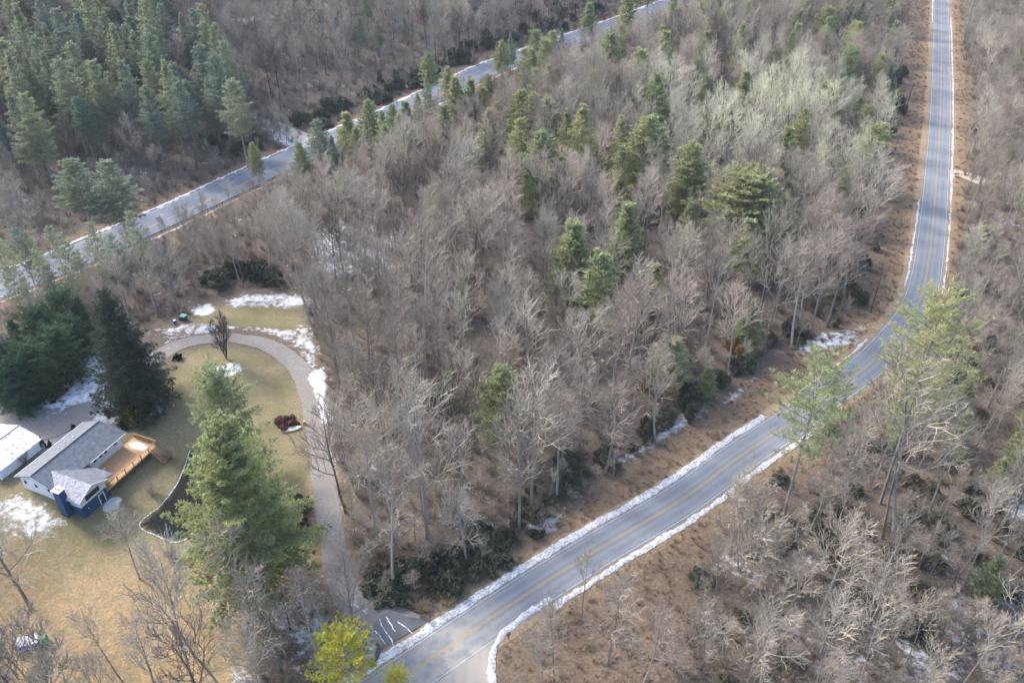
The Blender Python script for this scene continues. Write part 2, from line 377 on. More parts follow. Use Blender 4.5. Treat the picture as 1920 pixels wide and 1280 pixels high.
M['hwasphalt'] = asphalt('highway_asphalt', (.12, .135, .17), (.17, .185, .215))
M['apron'] = asphalt('apron_asphalt', (.105, .11, .12), (.14, .14, .15))
M['yellow'] = simple('yellow_paint', (.55, .36, .10), (.36, .27, .13), 3, .7)
M['white'] = simple('white_paint', (.62, .62, .60), (.36, .36, .36), 3, .7)
M['snow'] = simple('snow', (.80, .81, .84), (.66, .67, .72), 2, .6, bmp=.5)
m, t, b = nodes('ragged_snow'); M['bank'] = m; b.inputs['Roughness'].default_value = .7
tc = t.nodes.new('ShaderNodeTexCoord'); f = noise_fac(t, 2.6, 8, .40, .54, rough=.8); f2 = noise_fac(t, 1.1, 3, .3, .7)
t.links.new(mix(t, f, (.30, .24, .18), mix(t, f2, (.80, .81, .84), (.62, .62, .66))), b.inputs['Base Color']); bump(t, b, f, .5, .08)
strip('road', RD, np.linspace(-3.35, 3.35, 5), .05, M['asphalt'])
for o_ in (-.13, .13): strip('centre_line', RD, (o_ - .055, o_ + .055), .062, M['yellow'])
for o_ in (-3.05, 3.05): strip('edge_line', RD, (o_ - .05, o_ + .05), .062, M['white'])
strip('highway', HWL, np.linspace(-6, 6, 7), .05, M['hwasphalt'])
for o_ in (-5.3, 5.1): strip('edge_line', HWL, (o_ - .07, o_ + .07), .062, M['white'])
strip('centre_line', HWL, (-1.7, -1.58), .062, M['yellow']); strip('centre_line', HWL, (-1.4, -1.28), .062, M['yellow'])
HLEN = float(np.linalg.norm(np.diff(HWL, axis=0), axis=1).sum())
for i in range(0, 40):
    if i * 12 + 4 < HLEN: strip('lane_line', HWL, (1.95, 2.07), .062, M['white'], s0=i * 12, s1=i * 12 + 4.5)
def jag(seed, amp, edge):
    def f(s, k, o):
        if edge in (None, k) or (isinstance(edge, tuple) and k in edge):
            return o + amp * (mn.noise(Vector((s * .4, seed, k * 3.1))) + .9 * mn.noise(Vector((s * 1.5, seed + 5, k))) + .6 * mn.noise(Vector((s * 4.3, seed + 5, k))))
        return o
    return f
def sarc(L, pt): return float(np.concatenate([[0], np.cumsum(np.linalg.norm(np.diff(L[:, :2], axis=0), axis=1))])[np.argmin(np.hypot(L[:, 0] - pt[0], L[:, 1] - pt[1]))])
RDF = cat([g0(*p) for p in RD_PX], .35); HWF = cat([tuple(p) for p in HW], .6)
def bank(line, offs, p0, p1, seed, amp, label, prof=(0, .06, .08, .06, 0), z=.055):
    a = sarc(line, g0(*p0)) if p0 else 0; b_ = sarc(line, g0(*p1)) if p1 else 1e9
    o, _ = strip('snow_bank', line, offs, z, M['bank'], s0=a, s1=b_, kind='stuff', jitter=jag(seed, amp, (0, 4)), prof=prof)
    o['label'] = label; return o
bank(RDF, (3.45, 3.7, 4.1, 4.5, 4.75), None, (1462, 800), 1.3, .25, 'wide ragged bank of ploughed snow along the forest side of the lower road')
bank(RDF, (3.9, 4.0, 4.1, 4.2, 4.3), (1530, 755), (1660, 650), 2.3, .25, 'thin broken line of snow beside the bend of the road')
bank(RDF, (3.75, 3.8, 3.9, 4.0, 4.05), (1732, 545), (1752, 380), 4.3, .35, 'thin snow line on the left side of the upper road')
bank(RDF, (-4.55, -4.3, -4.1, -3.9, -3.65), (1010, 1105), (1500, 785), 6.3, .3, 'narrow ragged snow bank along the brushy right side of the lower road')
bank(RDF, (-4.1, -4.05, -4.0, -3.95, -3.85), (1733, 545), (1764, 30), 8.3, .35, 'thin snow line on the right side of the upper road')
bank(RDF, (3.5, 3.55, 3.7, 3.8, 3.95), (1765, 45), (1765, -50), 9.3, .2, 'short snow line at the far end of the upper road')
bank(HWF, (6.2, 6.4, 6.7, 6.9, 7.1), None, None, 11.3, .9, 'broad snowy shoulder on the hill side of the highway')
bank(HWF, (-7.9, -7.75, -7.6, -7.45, -7.3), None, None, 13.3, .7, 'patchy thin snow behind the guard rail of the highway')
# gravel shoulders
M['shoulder'] = simple('sandy_shoulder', (.36, .27, .17), (.24, .16, .10), 1.2, .95)
strip('road_shoulder', RD, (-4.6, -3.3), .03, M['shoulder'], jitter=jag(20, .3, 0)); strip('road_shoulder', RD, (3.3, 5.2), .03, M['shoulder'], jitter=jag(22, .4, 1))
# side road mouth
m = asphalt('side_road_surface', (.30, .28, .26), (.40, .34, .27)); M['side'] = m
def sheet(name, px, z, m, sub=None, kind='structure'):
    pts = PP(px); o = mesh(name, [(x, y, float(T(x, y)) + z) for x, y in pts], [tuple(range(len(pts)))], m)
    if o.data.polygons[0].normal.z < 0: o.data.flip_normals()
    o.data.uv_layers.new(name='UVMap')
    for lp in o.data.loops: o.data.uv_layers[0].data[lp.index].uv = pts[lp.vertex_index]
    if kind: o['kind'] = kind
    return o
curve = [(1030, 1118), (985, 1145), (955, 1170), (930, 1195), (918, 1225), (915, 1260), (925, 1310), (950, 1400), (985, 1500)]
sheet('side_road', [(770, 1275), (1030, 1105)] + curve + [(800, 1500), (700, 1330)], .042, M['side'])
CV = cat([g0(*p) for p in curve], .4)
o, _ = strip('snow_bank', CV, (0, .2, .45, .7, .9), .056, M['bank'], kind='stuff', jitter=jag(30, .3, (0, 4)), prof=(0, .1, .14, .1, 0)); o['label'] = 'curved snow bank round the corner of the side road'
# driveway
def drive_mat():
    m, t, b = nodes('driveway_gravel'); b.inputs['Roughness'].default_value = .9; b.inputs['Specular IOR Level'].default_value = .2
    A = attr(t, 'maska'); f = noise_fac(t, 2.5, 7, .3, .7, rough=.7); f1 = noise_fac(t, .3, 4, .35, .65)
    c = mix(t, f, (.15, .14, .14), (.29, .275, .26)); c = mix(t, math_(t, 'MULTIPLY', f1, .6), c, (.22, .18, .145))
    c, s = snowmix(t, c, math_(t, 'SUBTRACT', A[1], .03), 5); t.links.new(c, b.inputs['Base Color']); bump(t, b, f, .3, .05); return m
M['drive'] = drive_mat()
DRF = cat([P(a, b) + (c,) for a, b, c in DR_PX], .7)
o, V = strip('driveway', DRF[:], np.linspace(-1, 1, 7), .05, M['drive'], widths=DRF[:, 2], jitter=jag(40, .25, (0, 6)))
paint(o.data, V[:, 0], V[:, 1])
ap = [(700, 1229), (722, 1215), (760, 1190), (806, 1162), (768, 1157), (730, 1146), (715, 1152), (702, 1168), (695, 1180), (712, 1194), (721, 1208)]
sheet('driveway_apron', ap, .066, M['apron'])
for pts in ([(712, 1160), (718, 1176), (726, 1188)], [(724, 1156), (733, 1170), (741, 1184)], [(746, 1166), (760, 1176), (773, 1187)], [(703, 1182), (713, 1193), (722, 1207)], [(728, 1190), (735, 1200), (738, 1210)]):
    L = cat([g0(*p) for p in pts], .25); o, _ = strip('snow_streak', L, (-.06, .06), .075, M['snow'], kind='stuff', jitter=jag(pts[0][0], .12, None)); o['label'] = 'thin streak of snow on the dark driveway apron'
strip('forest_track', cat([P(*p) for p in ((300, 66), (360, 52), (430, 42), (540, 26), (620, 10))], 2), (-2.2, 2.2), .08, M['snow'] if False else simple('snowy_track', (.55, .5, .46), (.35, .29, .24), .5, .95))
TRK = [P(*p) for p in ((590, 272), (556, 256), (530, 245), (500, 232), (470, 222))]
strip('side_track', cat(TRK, 1), (-3.6, 3.6), .08, simple('snowy_gravel', (.5, .47, .44), (.30, .25, .20), .8, .95))
strip('field_track', cat([P(*p) for p in ((1775, 330), (1790, 325), (1815, 330), (1850, 345))], 1), (-2.5, 2.5), .045, simple('pale_gravel', (.5, .43, .36), (.36, .27, .2), .8, .95))

# ---------------------------------------------------------------- plants: prototypes
def basis(d):
    a = np.cross(d, [0, 0, 1.0]); n = np.linalg.norm(a)
    a = a / n if n > 1e-3 else np.array([1.0, 0, 0]); return a, np.cross(a, d)
def segs_mesh(segs, n):
    """segs: list of (p0,p1,r0,r1) -> tapered prisms"""
    V = []; Fc = []
    for p0, p1, r0, r1 in segs:
        d = p1 - p0; L = np.linalg.norm(d)
        if L < 1e-4: continue
        a, b = basis(d / L); base = len(V); pt = r1 < .004
        for k in range(n):
            t = 2 * math.pi * k / n; V.append(p0 + (a * math.cos(t) + b * math.sin(t)) * r0)
        if pt:
            V.append(p1)
            for k in range(n): Fc.append((base + k, base + (k + 1) % n, base + n))
        else:
            for k in range(n):
                t = 2 * math.pi * k / n; V.append(p1 + (a * math.cos(t) + b * math.sin(t)) * r1)
            for k in range(n): Fc.append((base + k, base + (k + 1) % n, base + n + (k + 1) % n, base + n + k))
    return V, Fc
def hardwood(seed, H=20, first=.42, spread=1.0, lean=0.0, nl=12, n2=6, n3=5, n4=3, stems=1, rt=.2, up=.62):
    rg = np.random.default_rng(seed); big = []; small = []; tips = []
    def branch(p, d, L, r, n, curve, lst, upk, rend=.35):
        curve *= .75
        out = [(p, d, r)]
        for i in range(n):
            d = d + rg.normal(0, curve, 3) + np.array([0, 0, upk / n]); d = d / np.linalg.norm(d)
            q = p + d * L / n; r2 = r * (1 - (1 - rend) / n * (i + 1) / (1)) if False else r + (out[0][2] * rend - out[0][2]) / n
            lst.append((p, q, r, r2)); p, r = q, r2; out.append((p, d, r))
        return out
    def kid(d, ang, az):
        a, b = basis(d); v = d * math.cos(ang) + (a * math.cos(az) + b * math.sin(az)) * math.sin(ang); return v / np.linalg.norm(v)
    for s_ in range(stems):
        d0 = np.array([lean + rg.normal(0, .03), rg.normal(0, .03), 1.0])
        if stems > 1: a_ = 2 * math.pi * s_ / stems + rg.uniform(0, 1); d0 += np.array([math.cos(a_), math.sin(a_), 0]) * rg.uniform(.12, .28)
        d0 /= np.linalg.norm(d0)
        tr = branch(np.array([0, 0, -.3]), d0, H * .88, rt, 8, .035, big, .05, .18)
        az = rg.uniform(0, 6.28)
        for i in range(nl):
            s = first + (1 - first) * (i + rg.uniform(0, .8)) / nl; s = min(s, .999); k = s * 8; j = int(k); f = k - j
            p = tr[j][0] * (1 - f) + tr[j + 1][0] * f; r = tr[j][2]
            az += 2.4 + rg.normal(0, .4); rel = (s - first) / (1 - first)
            L = H * (.35 - .19 * rel) * rg.uniform(.7, 1.15) * (0.75 if s < first + .1 else 1)
            l1 = branch(p, kid(tr[j][1], R(52 - 22 * rel) * spread, az), L, r * .5, 4, .10, big, up, .35)
            az2 = rg.uniform(0, 6)
            for i2 in range(n2 + 1):
                s2 = .25 + .75 * (i2 + rg.uniform(0, .7)) / (n2 + 1); k2 = min(s2 * 4, 3.99); j2 = int(k2); f2 = k2 - j2
                p2 = l1[j2][0] * (1 - f2) + l1[j2 + 1][0] * f2; az2 += 2.4
                L2 = L * (.58 - .28 * s2) * rg.uniform(.75, 1.2)
                l2 = branch(p2, kid(l1[j2][1], R(rg.uniform(28, 48)) * spread, az2), L2, max(.045, l1[j2][2] * .6), 3, .12, small, .6, .4)
                az3 = rg.uniform(0, 6)
                for i3 in range(n3):
                    s3 = .25 + .75 * (i3 + rg.uniform(0, .7)) / n3; k3 = min(s3 * 3, 2.99); j3 = int(k3); f3 = k3 - j3
                    p3 = l2[j3][0] * (1 - f3) + l2[j3 + 1][0] * f3; az3 += 2.4
                    L3 = max(.5, L2 * rg.uniform(.35, .6))
                    l3 = branch(p3, kid(l2[j3][1], R(rg.uniform(25, 45)), az3), L3, .027, 2, .12, small, .35, .5)
                    for i4 in range(n4):
                        p4 = l3[rg.integers(0, 2)][0] * .5 + l3[2][0] * .5 if i4 else l3[2][0]
                        d4 = kid(l3[1][1], R(rg.uniform(10, 40)), rg.uniform(0, 6.28)) + np.array([0, 0, .15])
                        small.append((p4, p4 + d4 / np.linalg.norm(d4) * max(.35, L3 * rg.uniform(.5, .9)), .015, .002))
    return big, small
MESH = {}
def mk(name, V, Fc, mats, midx=None):
    me = bpy.data.meshes.new(name); me.from_pydata([tuple(map(float, v)) for v in V], [], Fc)
    for m in (mats if isinstance(mats, list) else [mats]): me.materials.append(m)
    if midx is not None: me.polygons.foreach_set('material_index', midx)
    me.update(); return me
def hard_proto(key, tw, bk='bark', **k):
    a, b = hardwood(**k); V, Fc = segs_mesh(a, 5); V2, F2 = segs_mesh(b, 3)
    MESH[key] = (mk('trunk', V, Fc, M[bk]), mk('crown', V2, F2, M[tw]), k.get('H', 20))
hard_proto('h0', 'twig', seed=1, H=20, first=.45)
hard_proto('h1', 'twig', seed=2, H=21, first=.5, spread=.85, nl=11)
hard_proto('h2', 'redtwig', seed=3, H=19, first=.42, spread=1.05)
hard_proto('h3', 'twig', seed=4, H=22, first=.35, spread=.9, rt=.24, nl=13)
hard_proto('h4', 'redtwig', seed=5, H=20, first=.5, spread=.8)
hard_proto('h5', 'twig', seed=6, H=18, first=.3, spread=1.15, nl=13)
hard_proto('h6', 'darktwig', 'darkbark', seed=7, H=19, first=.45, spread=.9)
hard_proto('h7', 'twig', seed=8, H=20, first=.55, spread=.75, nl=9, rt=.15, n2=5)
hard_proto('slim0', 'twig', seed=21, H=20, first=.5, spread=.7, nl=9, n2=4, n3=4, n4=3, rt=.11, lean=.05)
hard_proto('slim1', 'twig', seed=22, H=20, first=.42, spread=.8, nl=10, n2=4, n3=4, n4=3, rt=.12, lean=-.04)
hard_proto('bush', 'twig', seed=31, H=9, first=.12, spread=.9, nl=8, n2=5, n3=4, n4=3, stems=4, rt=.07)
hard_proto('vase', 'darktwig', 'darkbark', seed=33, H=9, first=.15, spread=.45, nl=6, n2=3, n3=3, n4=2, stems=8, rt=.07, up=.2)
HARD = ['h0', 'h1', 'h2', 'h3', 'h4', 'h5', 'h7', 'h6']

def conifer(seed, H, cb, rmax, prof, step=.75, nb=6, blade=.5, bw=.13, K=7, dens=1.0, elev=(0, 45), droop=0.0, dead=.15, rt=.2, tuftup=.6, lean=0, stub=True, side=.42):
    rg = np.random.default_rng(seed); big = []; wood = []; C = []; D = []
    big.append((np.array([0, 0, -.3]), np.array([lean * H * .5, 0, H * .5]), rt, rt * .62)); big.append((np.array([lean * H * .5, 0, H * .5]), np.array([lean * H, 0, H * .97]), rt * .62, rt * .12))
    z = cb * H; az = 0
    while z < H * .985:
        t = (z / H - cb) / (1 - cb); n = nb if t < .9 else 4
        for _ in range(n):
            az += 2 * math.pi / n + rg.normal(0, .35)
            L = rmax * prof(t) * rg.uniform(.62, 1.15)
            if rg.random() < .06: L *= 1.25
            if L < .25: L = .25
            e = R(elev[0] + (elev[1] - elev[0]) * t + rg.normal(0, 6)); p = np.array([lean * z, 0, z + rg.normal(0, step * .3)])
            ns = max(2, int(L / .55)); d = np.array([math.cos(az) * math.cos(e), math.sin(az) * math.cos(e), math.sin(e)])
            q = p.copy(); pr_ = p.copy()
            lat = np.array([-math.sin(az), math.cos(az), 0])
            for i in range(ns):
                s = (i + 1) / ns; dd_ = d + np.array([0, 0, (-droop * (1 - s) + (.28 * s * s if droop == 0 else .1 * s))]); dd_ /= np.linalg.norm(dd_)
                q = pr_ + dd_ * L / ns; wood.append((pr_, q, .035 * (1 - s * .8) * max(L / 4, .35) * 1.3, .035 * (1 - s) * max(L / 4, .35) * 1.3 + .008)); 
                if s > .28 or t > .75:
                    m_ = max(1, int(round((1.0 + 3.4 * min(1, L * (1.15 - s) * side)) * dens)))
                    for j in range(m_ * 2 if rg.random() < .5 else m_):
                        off = rg.uniform(-1, 1) * L * side * (1.12 - s) + rg.normal(0, .08)
                        C.append(q + lat * off + dd_ * (-abs(off) * .25 + rg.normal(0, .15)) + np.array([0, 0, rg.normal(0, .10) - droop * abs(off) * .3]))
                        D.append(dd_ * .8 + lat * np.sign(off) * .5)
                pr_ = q
            C.append(q); D.append(dd_)
        z += step * rg.uniform(.8, 1.2) * (1 if t < .8 else .7)
    for k in range(int(10 * dead * 10) if stub else 0):     # dead bare branches below the crown
        z = rg.uniform(.15, max(.2, cb + .1)) * H; a = rg.uniform(0, 6.28); L = rmax * rg.uniform(.2, .5)
        p = np.array([lean * z, 0, z]); q = p + np.array([math.cos(a), math.sin(a), rg.uniform(-.1, .3)]) * L; wood.append((p, q, .03, .008))
    C = np.array(C); D = np.array(D); n = len(C)
    base = np.repeat(C, K, 0); d = np.repeat(D, K, 0) + rg.normal(0, .75, (n * K, 3)); d[:, 2] += tuftup
    d /= np.linalg.norm(d, axis=1)[:, None]; L = rg.uniform(.6, 1.15, (n * K, 1)) * blade
    a = np.cross(d, rg.normal(0, 1, (n * K, 3))); a /= np.linalg.norm(a, axis=1)[:, None]
    w_ = bw * rg.uniform(.7, 1.3, (n * K, 1)); base = base + rg.normal(0, .06, base.shape)
    V = np.stack([base - a * w_ * .5, base + a * w_ * .5, base + d * L * .6 + a * w_ * .55, base + d * L], 1).reshape(-1, 3)
    idx = np.arange(n * K) * 4
    Fc = [(i, i + 1, i + 2, i + 3) for i in idx]
    return big, wood, V, Fc
def con_proto(key, mat, H, seed, bk='bark', **k):
    big, wood, V, Fc = conifer(seed, H, **k); Vt, Ft = segs_mesh(big, 6); Vw, Fw = segs_mesh(wood, 3)
    n = len(Vt); Ft = Ft + [tuple(i + n for i in f) for f in Fw]; Vt = Vt + Vw
    MESH[key] = (mk('trunk', Vt, Ft, M[bk]), mk('crown', V, Fc, M[mat]), H)
cone = lambda t: (1 - t) ** .85 * (.55 + .45 * min(1, t * 5)) + .03
rnd = lambda t: math.sqrt(max(0, 1 - (t * 1.02 - .18) ** 2 / .72)) if t < 1 else .05
plume = lambda t: ((1 - t) ** .6 * (.6 + .4 * min(1, t * 3.5))) + .05
flat = lambda t: (.55 + .9 * t if t < .45 else (1 - t) ** .5 * 1.28) + .05
con_proto('p0', 'pine', 22, 101, cb=.34, rmax=3.6, prof=plume)
con_proto('p1', 'pine', 22, 102, cb=.45, rmax=3.9, prof=rnd)
con_proto('p2', 'pine', 20, 103, cb=.22, rmax=3.3, prof=cone)
con_proto('p3', 'pine', 22, 104, cb=.5, rmax=3.4, prof=plume, nb=4)
con_proto('b0', 'bluepine', 27, 111, cb=.3, rmax=4.4, prof=plume, step=.85, droop=.12)
con_proto('b1', 'bluepine', 27, 112, cb=.24, rmax=4.2, prof=cone, step=.8, droop=.12)
con_proto('b2', 'bluepine', 26, 113, cb=.4, rmax=4.4, prof=plume, step=.9)
con_proto('w0', 'pine', 22, 107, cb=.38, rmax=6.4, prof=rnd, step=.6, nb=8, side=.36, elev=(-4, 45))
con_proto('w1', 'pine', 22, 108, cb=.3, rmax=4.9, prof=plume, step=.62, nb=7, elev=(-4, 45))
con_proto('y0', 'pine', 10, 121, cb=.1, rmax=2.3, prof=cone, step=.5, rt=.1, stub=False)
con_proto('y1', 'pine', 10, 122, cb=.22, rmax=2.2, prof=plume, step=.55, rt=.1, stub=False, nb=4)
con_proto('airy', 'pine', 28, 131, cb=.48, rmax=6.2, prof=flat, step=1.0, nb=5, blade=.4, bw=.075, dens=1.0, elev=(5, 30), lean=.03, side=.38)
con_proto('airy2', 'pine', 24, 132, cb=.45, rmax=5.4, prof=flat, step=.95, nb=5, blade=.4, bw=.075, dens=1.0, elev=(8, 35), side=.38)
con_proto('sparse', 'bluepine', 16, 133, cb=.42, rmax=3.0, prof=plume, step=.75, nb=4, rt=.11, bw=.08)
con_proto('big', 'bigpine', 31, 141, cb=.13, rmax=9.8, prof=lambda t: (1 - t) ** .72 * (.8 + .2 * min(1, t * 5)) + .04, step=.72, nb=7, blade=.46, bw=.11, K=8, dens=1.25, elev=(-6, 50), rt=.38, side=.40)
con_proto('big2', 'pine', 22, 142, cb=.12, rmax=6.0, prof=rnd, step=.75, nb=6, blade=.42, bw=.10, K=6, elev=(0, 50), rt=.28)
con_proto('gold', 'yellowpine', 16, 151, cb=.42, rmax=5.6, prof=rnd, step=.85, nb=6, blade=.34, bw=.08, K=7, dens=.9, elev=(15, 55), rt=.22, tuftup=.9)
con_proto('spruce', 'spruce', 25, 161, bk='darkbark', cb=.04, rmax=8.2, prof=lambda t: (1 - t) ** .8 + .02, step=.5, nb=8, blade=.5, bw=.10, K=5, dens=1.1, elev=(-12, 30), droop=.35, stub=False, tuftup=-.2, rt=.35)
con_proto('hem0', 'hemlock', 13, 171, bk='darkbark', cb=.03, rmax=4.3, prof=rnd, step=.5, nb=7, blade=.45, bw=.09, K=6, elev=(-5, 35), droop=.4, stub=False, tuftup=-.25, rt=.2)
con_proto('hem1', 'hemlock', 13, 172, bk='darkbark', cb=.03, rmax=3.8, prof=cone, step=.5, nb=7, blade=.45, bw=.09, K=6, elev=(-5, 30), droop=.4, stub=False, tuftup=-.25, rt=.2)

def shrub(seed, n, leaf, r=1.0, h=1.0, lobes=7, hollow=.55):
    rg = np.random.default_rng(seed); C = []
    for _ in range(lobes):
        a = rg.uniform(0, 6.28); q = rg.uniform(.0, .62) * r; q = q * 1.5; c = np.array([math.cos(a) * q, math.sin(a) * q, rg.uniform(.15, .8) * h * (1.1 - q / r * .7)]); rr = rg.uniform(.16, .36) * r
        k = n // lobes; v = rg.normal(0, 1, (k, 3)); v /= np.linalg.norm(v, axis=1)[:, None]
        C.append(c + v * rr * rg.uniform(hollow, 1.05, (k, 1)) * np.array([1, 1, .8 * h / r]))
    C = np.concatenate(C); C[:, 2] = np.abs(C[:, 2]); m_ = len(C)
    u = rg.normal(0, 1, (m_, 3)); u[:, 2] = u[:, 2] * .6; u /= np.linalg.norm(u, axis=1)[:, None]; v = np.cross(u, rg.normal(0, 1, (m_, 3))); v /= np.linalg.norm(v, axis=1)[:, None]
    s = leaf * rg.uniform(.6, 1.3, (m_, 1)); V = np.stack([C - u * s, C + v * s * .4, C + u * s, C - v * s * .4], 1).reshape(-1, 3)
    return V, [(i, i + 1, i + 2, i + 3) for i in range(0, m_ * 4, 4)]
def stems_mesh(seed, n, h, spread, r=.02, subs=3):
    rg = np.random.default_rng(seed); S = []
    for _ in range(n):
        a = rg.uniform(0, 6.28); p = np.array([math.cos(a), math.sin(a), 0]) * rg.uniform(0, .25) * h * spread; p[2] = -.05
        d = np.array([math.cos(a) * spread * rg.uniform(.1, 1), math.sin(a) * spread * rg.uniform(.1, 1), 1]); d /= np.linalg.norm(d); L = h * rg.uniform(.6, 1.05)
        q = p + d * L * .5; d2 = d + rg.normal(0, .15, 3); e = q + d2 * L * .5; S += [(p, q, r, r * .7), (q, e, r * .7, .002)]
        for _k in range(subs):
            t = rg.uniform(.2, .9); b_ = p + d * L * t; dv = d + rg.normal(0, .45, 3); dv[2] = abs(dv[2]); S.append((b_, b_ + dv * L * rg.uniform(.2, .4), r * .6, .002))
    return segs_mesh(S, 3)
for i in range(3):
    V, Fc = shrub(200 + i, 3000, .12, 1, 1 if i else .8, 15 + 3 * i, .2); Vs, Fs = stems_mesh(210 + i, 7, .8, .5, .03)
    MESH['r%d' % i] = (mk('stem', Vs, Fs, M['darkbark']), mk('foliage', V, Fc, M['rhodo']), 1)
BR = []
for i in range(4):
    V, Fc = stems_mesh(300 + i, 26, 1.0, .8, .012, 4); BR.append(mk('brush', V, Fc, M['brush']))
WD = []
for i in range(3):
    V, Fc = stems_mesh(320 + i, 40, .5, 1.1, .014, 3); WD.append(mk('weeds', V, Fc, M['vergebrush']))

# ---------------------------------------------------------------- placing trees
TAKEN = []
CAT = {'p': 'pine tree', 'b': 'pine tree', 'y': 'pine tree'}
def place(kind, key, x, y, H, label, group=None, rz=None, sxy=None, cat='tree', _x=0, parts=('trunk', 'crown'), mats=None, keep=True):
    tm, cm, h0 = MESH[key]; z = float(T(x, y)); s = H / h0
    e = empty(kind, (x, y, z), random.uniform(0, 6.28) if rz is None else rz); sx = s if sxy is None else s * sxy
    e.scale = (sx, sx, s)
    for me, nm in ((tm, parts[0]), (cm, parts[1])):
        o = bpy.data.objects.new(nm, me); col.objects.link(o); o.parent = e
        if mats and nm in mats:
            o.material_slots[0].link = 'OBJECT'; o.material_slots[0].material = mats[nm]
    tag(e, label, cat, group)
    if keep: TAKEN.append((x, y, (1.0 if 'bare' in cat else (3.6 if H > 15 else 2.4) * (sxy or 1))))
    return e
def by_base(px, py, ty):
    """base pixel and the row its top reaches"""
    x, y = P(px, py); z = float(T(x, y)); lo, hi = .5, 60
    for _ in range(30):
        mdl = (lo + hi) / 2
        if proj(x, y, z + mdl)[1] > ty: lo = mdl
        else: hi = mdl
    return x, y, lo
random.seed(7); rng = np.random.default_rng(7)
HB_ = lambda px, py, ty, key, label, kind='bare_tree', cat='bare tree', **k: place(kind, key, *by_base(px, py, ty), label, cat=cat, **k)
# hand placed: the trees one would point to
HB_(496, 1112, 786, 'big', 'huge spreading white pine beside the driveway, largest tree in the picture', 'pine_tree', 'pine tree', rz=.4)
HB_(452, 905, 694, 'big2', 'soft yellow-green pine directly behind the huge white pine, over the lawn', 'pine_tree', 'pine tree')
HB_(262, 757, 540, 'spruce', 'tall dark spruce with drooping boughs between the house and the driveway loop', 'spruce_tree', 'spruce tree')
x, y = P(640, 1192, 15); place('pine_tree', 'gold', x, y, 15, 'bright yellow-green pine top at the bottom edge beside the road', cat='pine tree')
x, y = P(740, 1262, 11); place('pine_tree', 'gold', x, y, 11.5, 'small yellow-green pine tip at the bottom edge, just over the asphalt', sxy=.6, cat='pine tree')
HB_(1466, 976, 668, 'airy2', 'lone airy pine with a leaning pale trunk, its crown over the lower road', 'pine_tree', 'pine tree')
HB_(1650, 945, 558, 'airy', 'tall open pine whose crown hides the bend of the road', 'pine_tree', 'pine tree')
HB_(1640, 905, 690, 'airy2', 'thin open pine standing just under the tall pine at the bend', 'pine_tree', 'pine tree', sxy=.6)
HB_(55, 1135, 930, 'h5', 'stout bare tree with a thick grey trunk on the lawn, nearest the left edge', sxy=1.1)
HB_(262, 1085, 945, 'h0', 'slender bare tree alone on the lawn below the house corner')
HB_(362, 1282, 1040, 'h1', 'bare tree with a dark leaning trunk at the bottom edge of the lawn')
HB_(412, 1284, 1050, 'slim1', 'pale thin double-topped bare tree at the bottom edge, right of the dark-trunked one', sxy=1.3)
HB_(238, 1288, 1140, 'h7', 'low bare tree with a dark stem at the bottom edge, left of the lawn trees')
HB_(292, 1290, 1155, 'h2', 'small brown bare tree at the bottom edge between two taller ones')
HB_(100, 1330, 1180, 'bush', 'pale many-stemmed bare tree spreading over the bottom left corner', sxy=1.2)
HB_(474, 1196, 985, 'h5', 'grey bare tree with a dense domed crown at the foot of the huge pine')
HB_(528, 1258, 1062, 'h5', 'grey bushy bare tree between the huge pine and the driveway mouth')
HB_(602, 1192, 1075, 'slim0', 'thin leaning bare tree beside the driveway mouth', sxy=1.1)
HB_(337, 600, 450, 'h5', 'large pale bare tree behind the driveway loop, dark bin at its foot', sxy=1.15)
HB_(60, 478, 335, 'h5', 'round-crowned greyish-brown bare tree at the left edge by the highway', sxy=1.1)
HB_(131, 690, 612, 'h6', 'small dark bare tree beside the parking court', sxy=1.1)
HB_(704, 1010, 760, 'h3', 'big bare tree with a stout grey trunk right of the driveway', sxy=1.15)
HB_(800, 1010, 720, 'h3', 'big bare tree with twisting pale limbs, second from the driveway', sxy=1.15)
HB_(648, 960, 740, 'h2', 'bare tree leaning over the middle of the driveway')
HB_(996, 955, 690, 'h0', 'tall straight bare tree at the forest edge right of the yellow-green pine')
HB_(1153, 783, 508, 'h2', 'tall bare tree with a rounded pinkish crown in the middle wood', sxy=1.15)
HB_(796, 662, 375, 'h1', 'very tall dark-trunked bare tree in the middle of the wood')
HB_(757, 722, 570, 'h0', 'pale bare tree with an open fan crown in the middle of the wood')
HB_(1674, 1027, 700, 'slim1', 'tallest pale bare tree with a long leaning trunk in the right-hand wood', sxy=1.7)
HB_(1655, 1010, 730, 'slim0', 'pale bare tree close beside the tallest leaning one in the right-hand wood', sxy=1.5)
HB_(1880, 1035, 850, 'h1', 'grey bare tree at the right edge, leaning outward')
HB_(1090, 1170, 1040, 'h7', 'thin dark bare tree seen against the lower road')
HB_(1040, 1282, 1105, 'slim0', 'pale slim bare tree at the bottom edge, its top over the road snow')
HB_(1139, 1245, 1070, 'h5', 'pale bushy bare tree below the lower road near the bottom edge')
HB_(1206, 1282, 1125, 'h2', 'pinkish bare tree at the bottom edge below the lower road')
HB_(1320, 1270, 1120, 'slim1', 'slim pale bare tree at the bottom edge, middle right', sxy=1.3)
HB_(1515, 1000, 800, 'slim1', 'pale leaning bare tree right of the airy pine trunk', sxy=1.2)
HB_(1385, 1070, 920, 'bush', 'pale many-stemmed bare tree arching above the right brush')
HB_(425, 672, 588, 'vase', 'small brown vase-shaped ornamental tree on the lawn inside the driveway loop', 'ornamental_tree', 'tree')
HB_(265, 345, 215, 'h7', 'thin bare roadside tree at the foot of the blue-green pines')
HB_(652, 158 + 30, 60, 'h1', 'tall white-trunked bare tree above the highway shoulder')
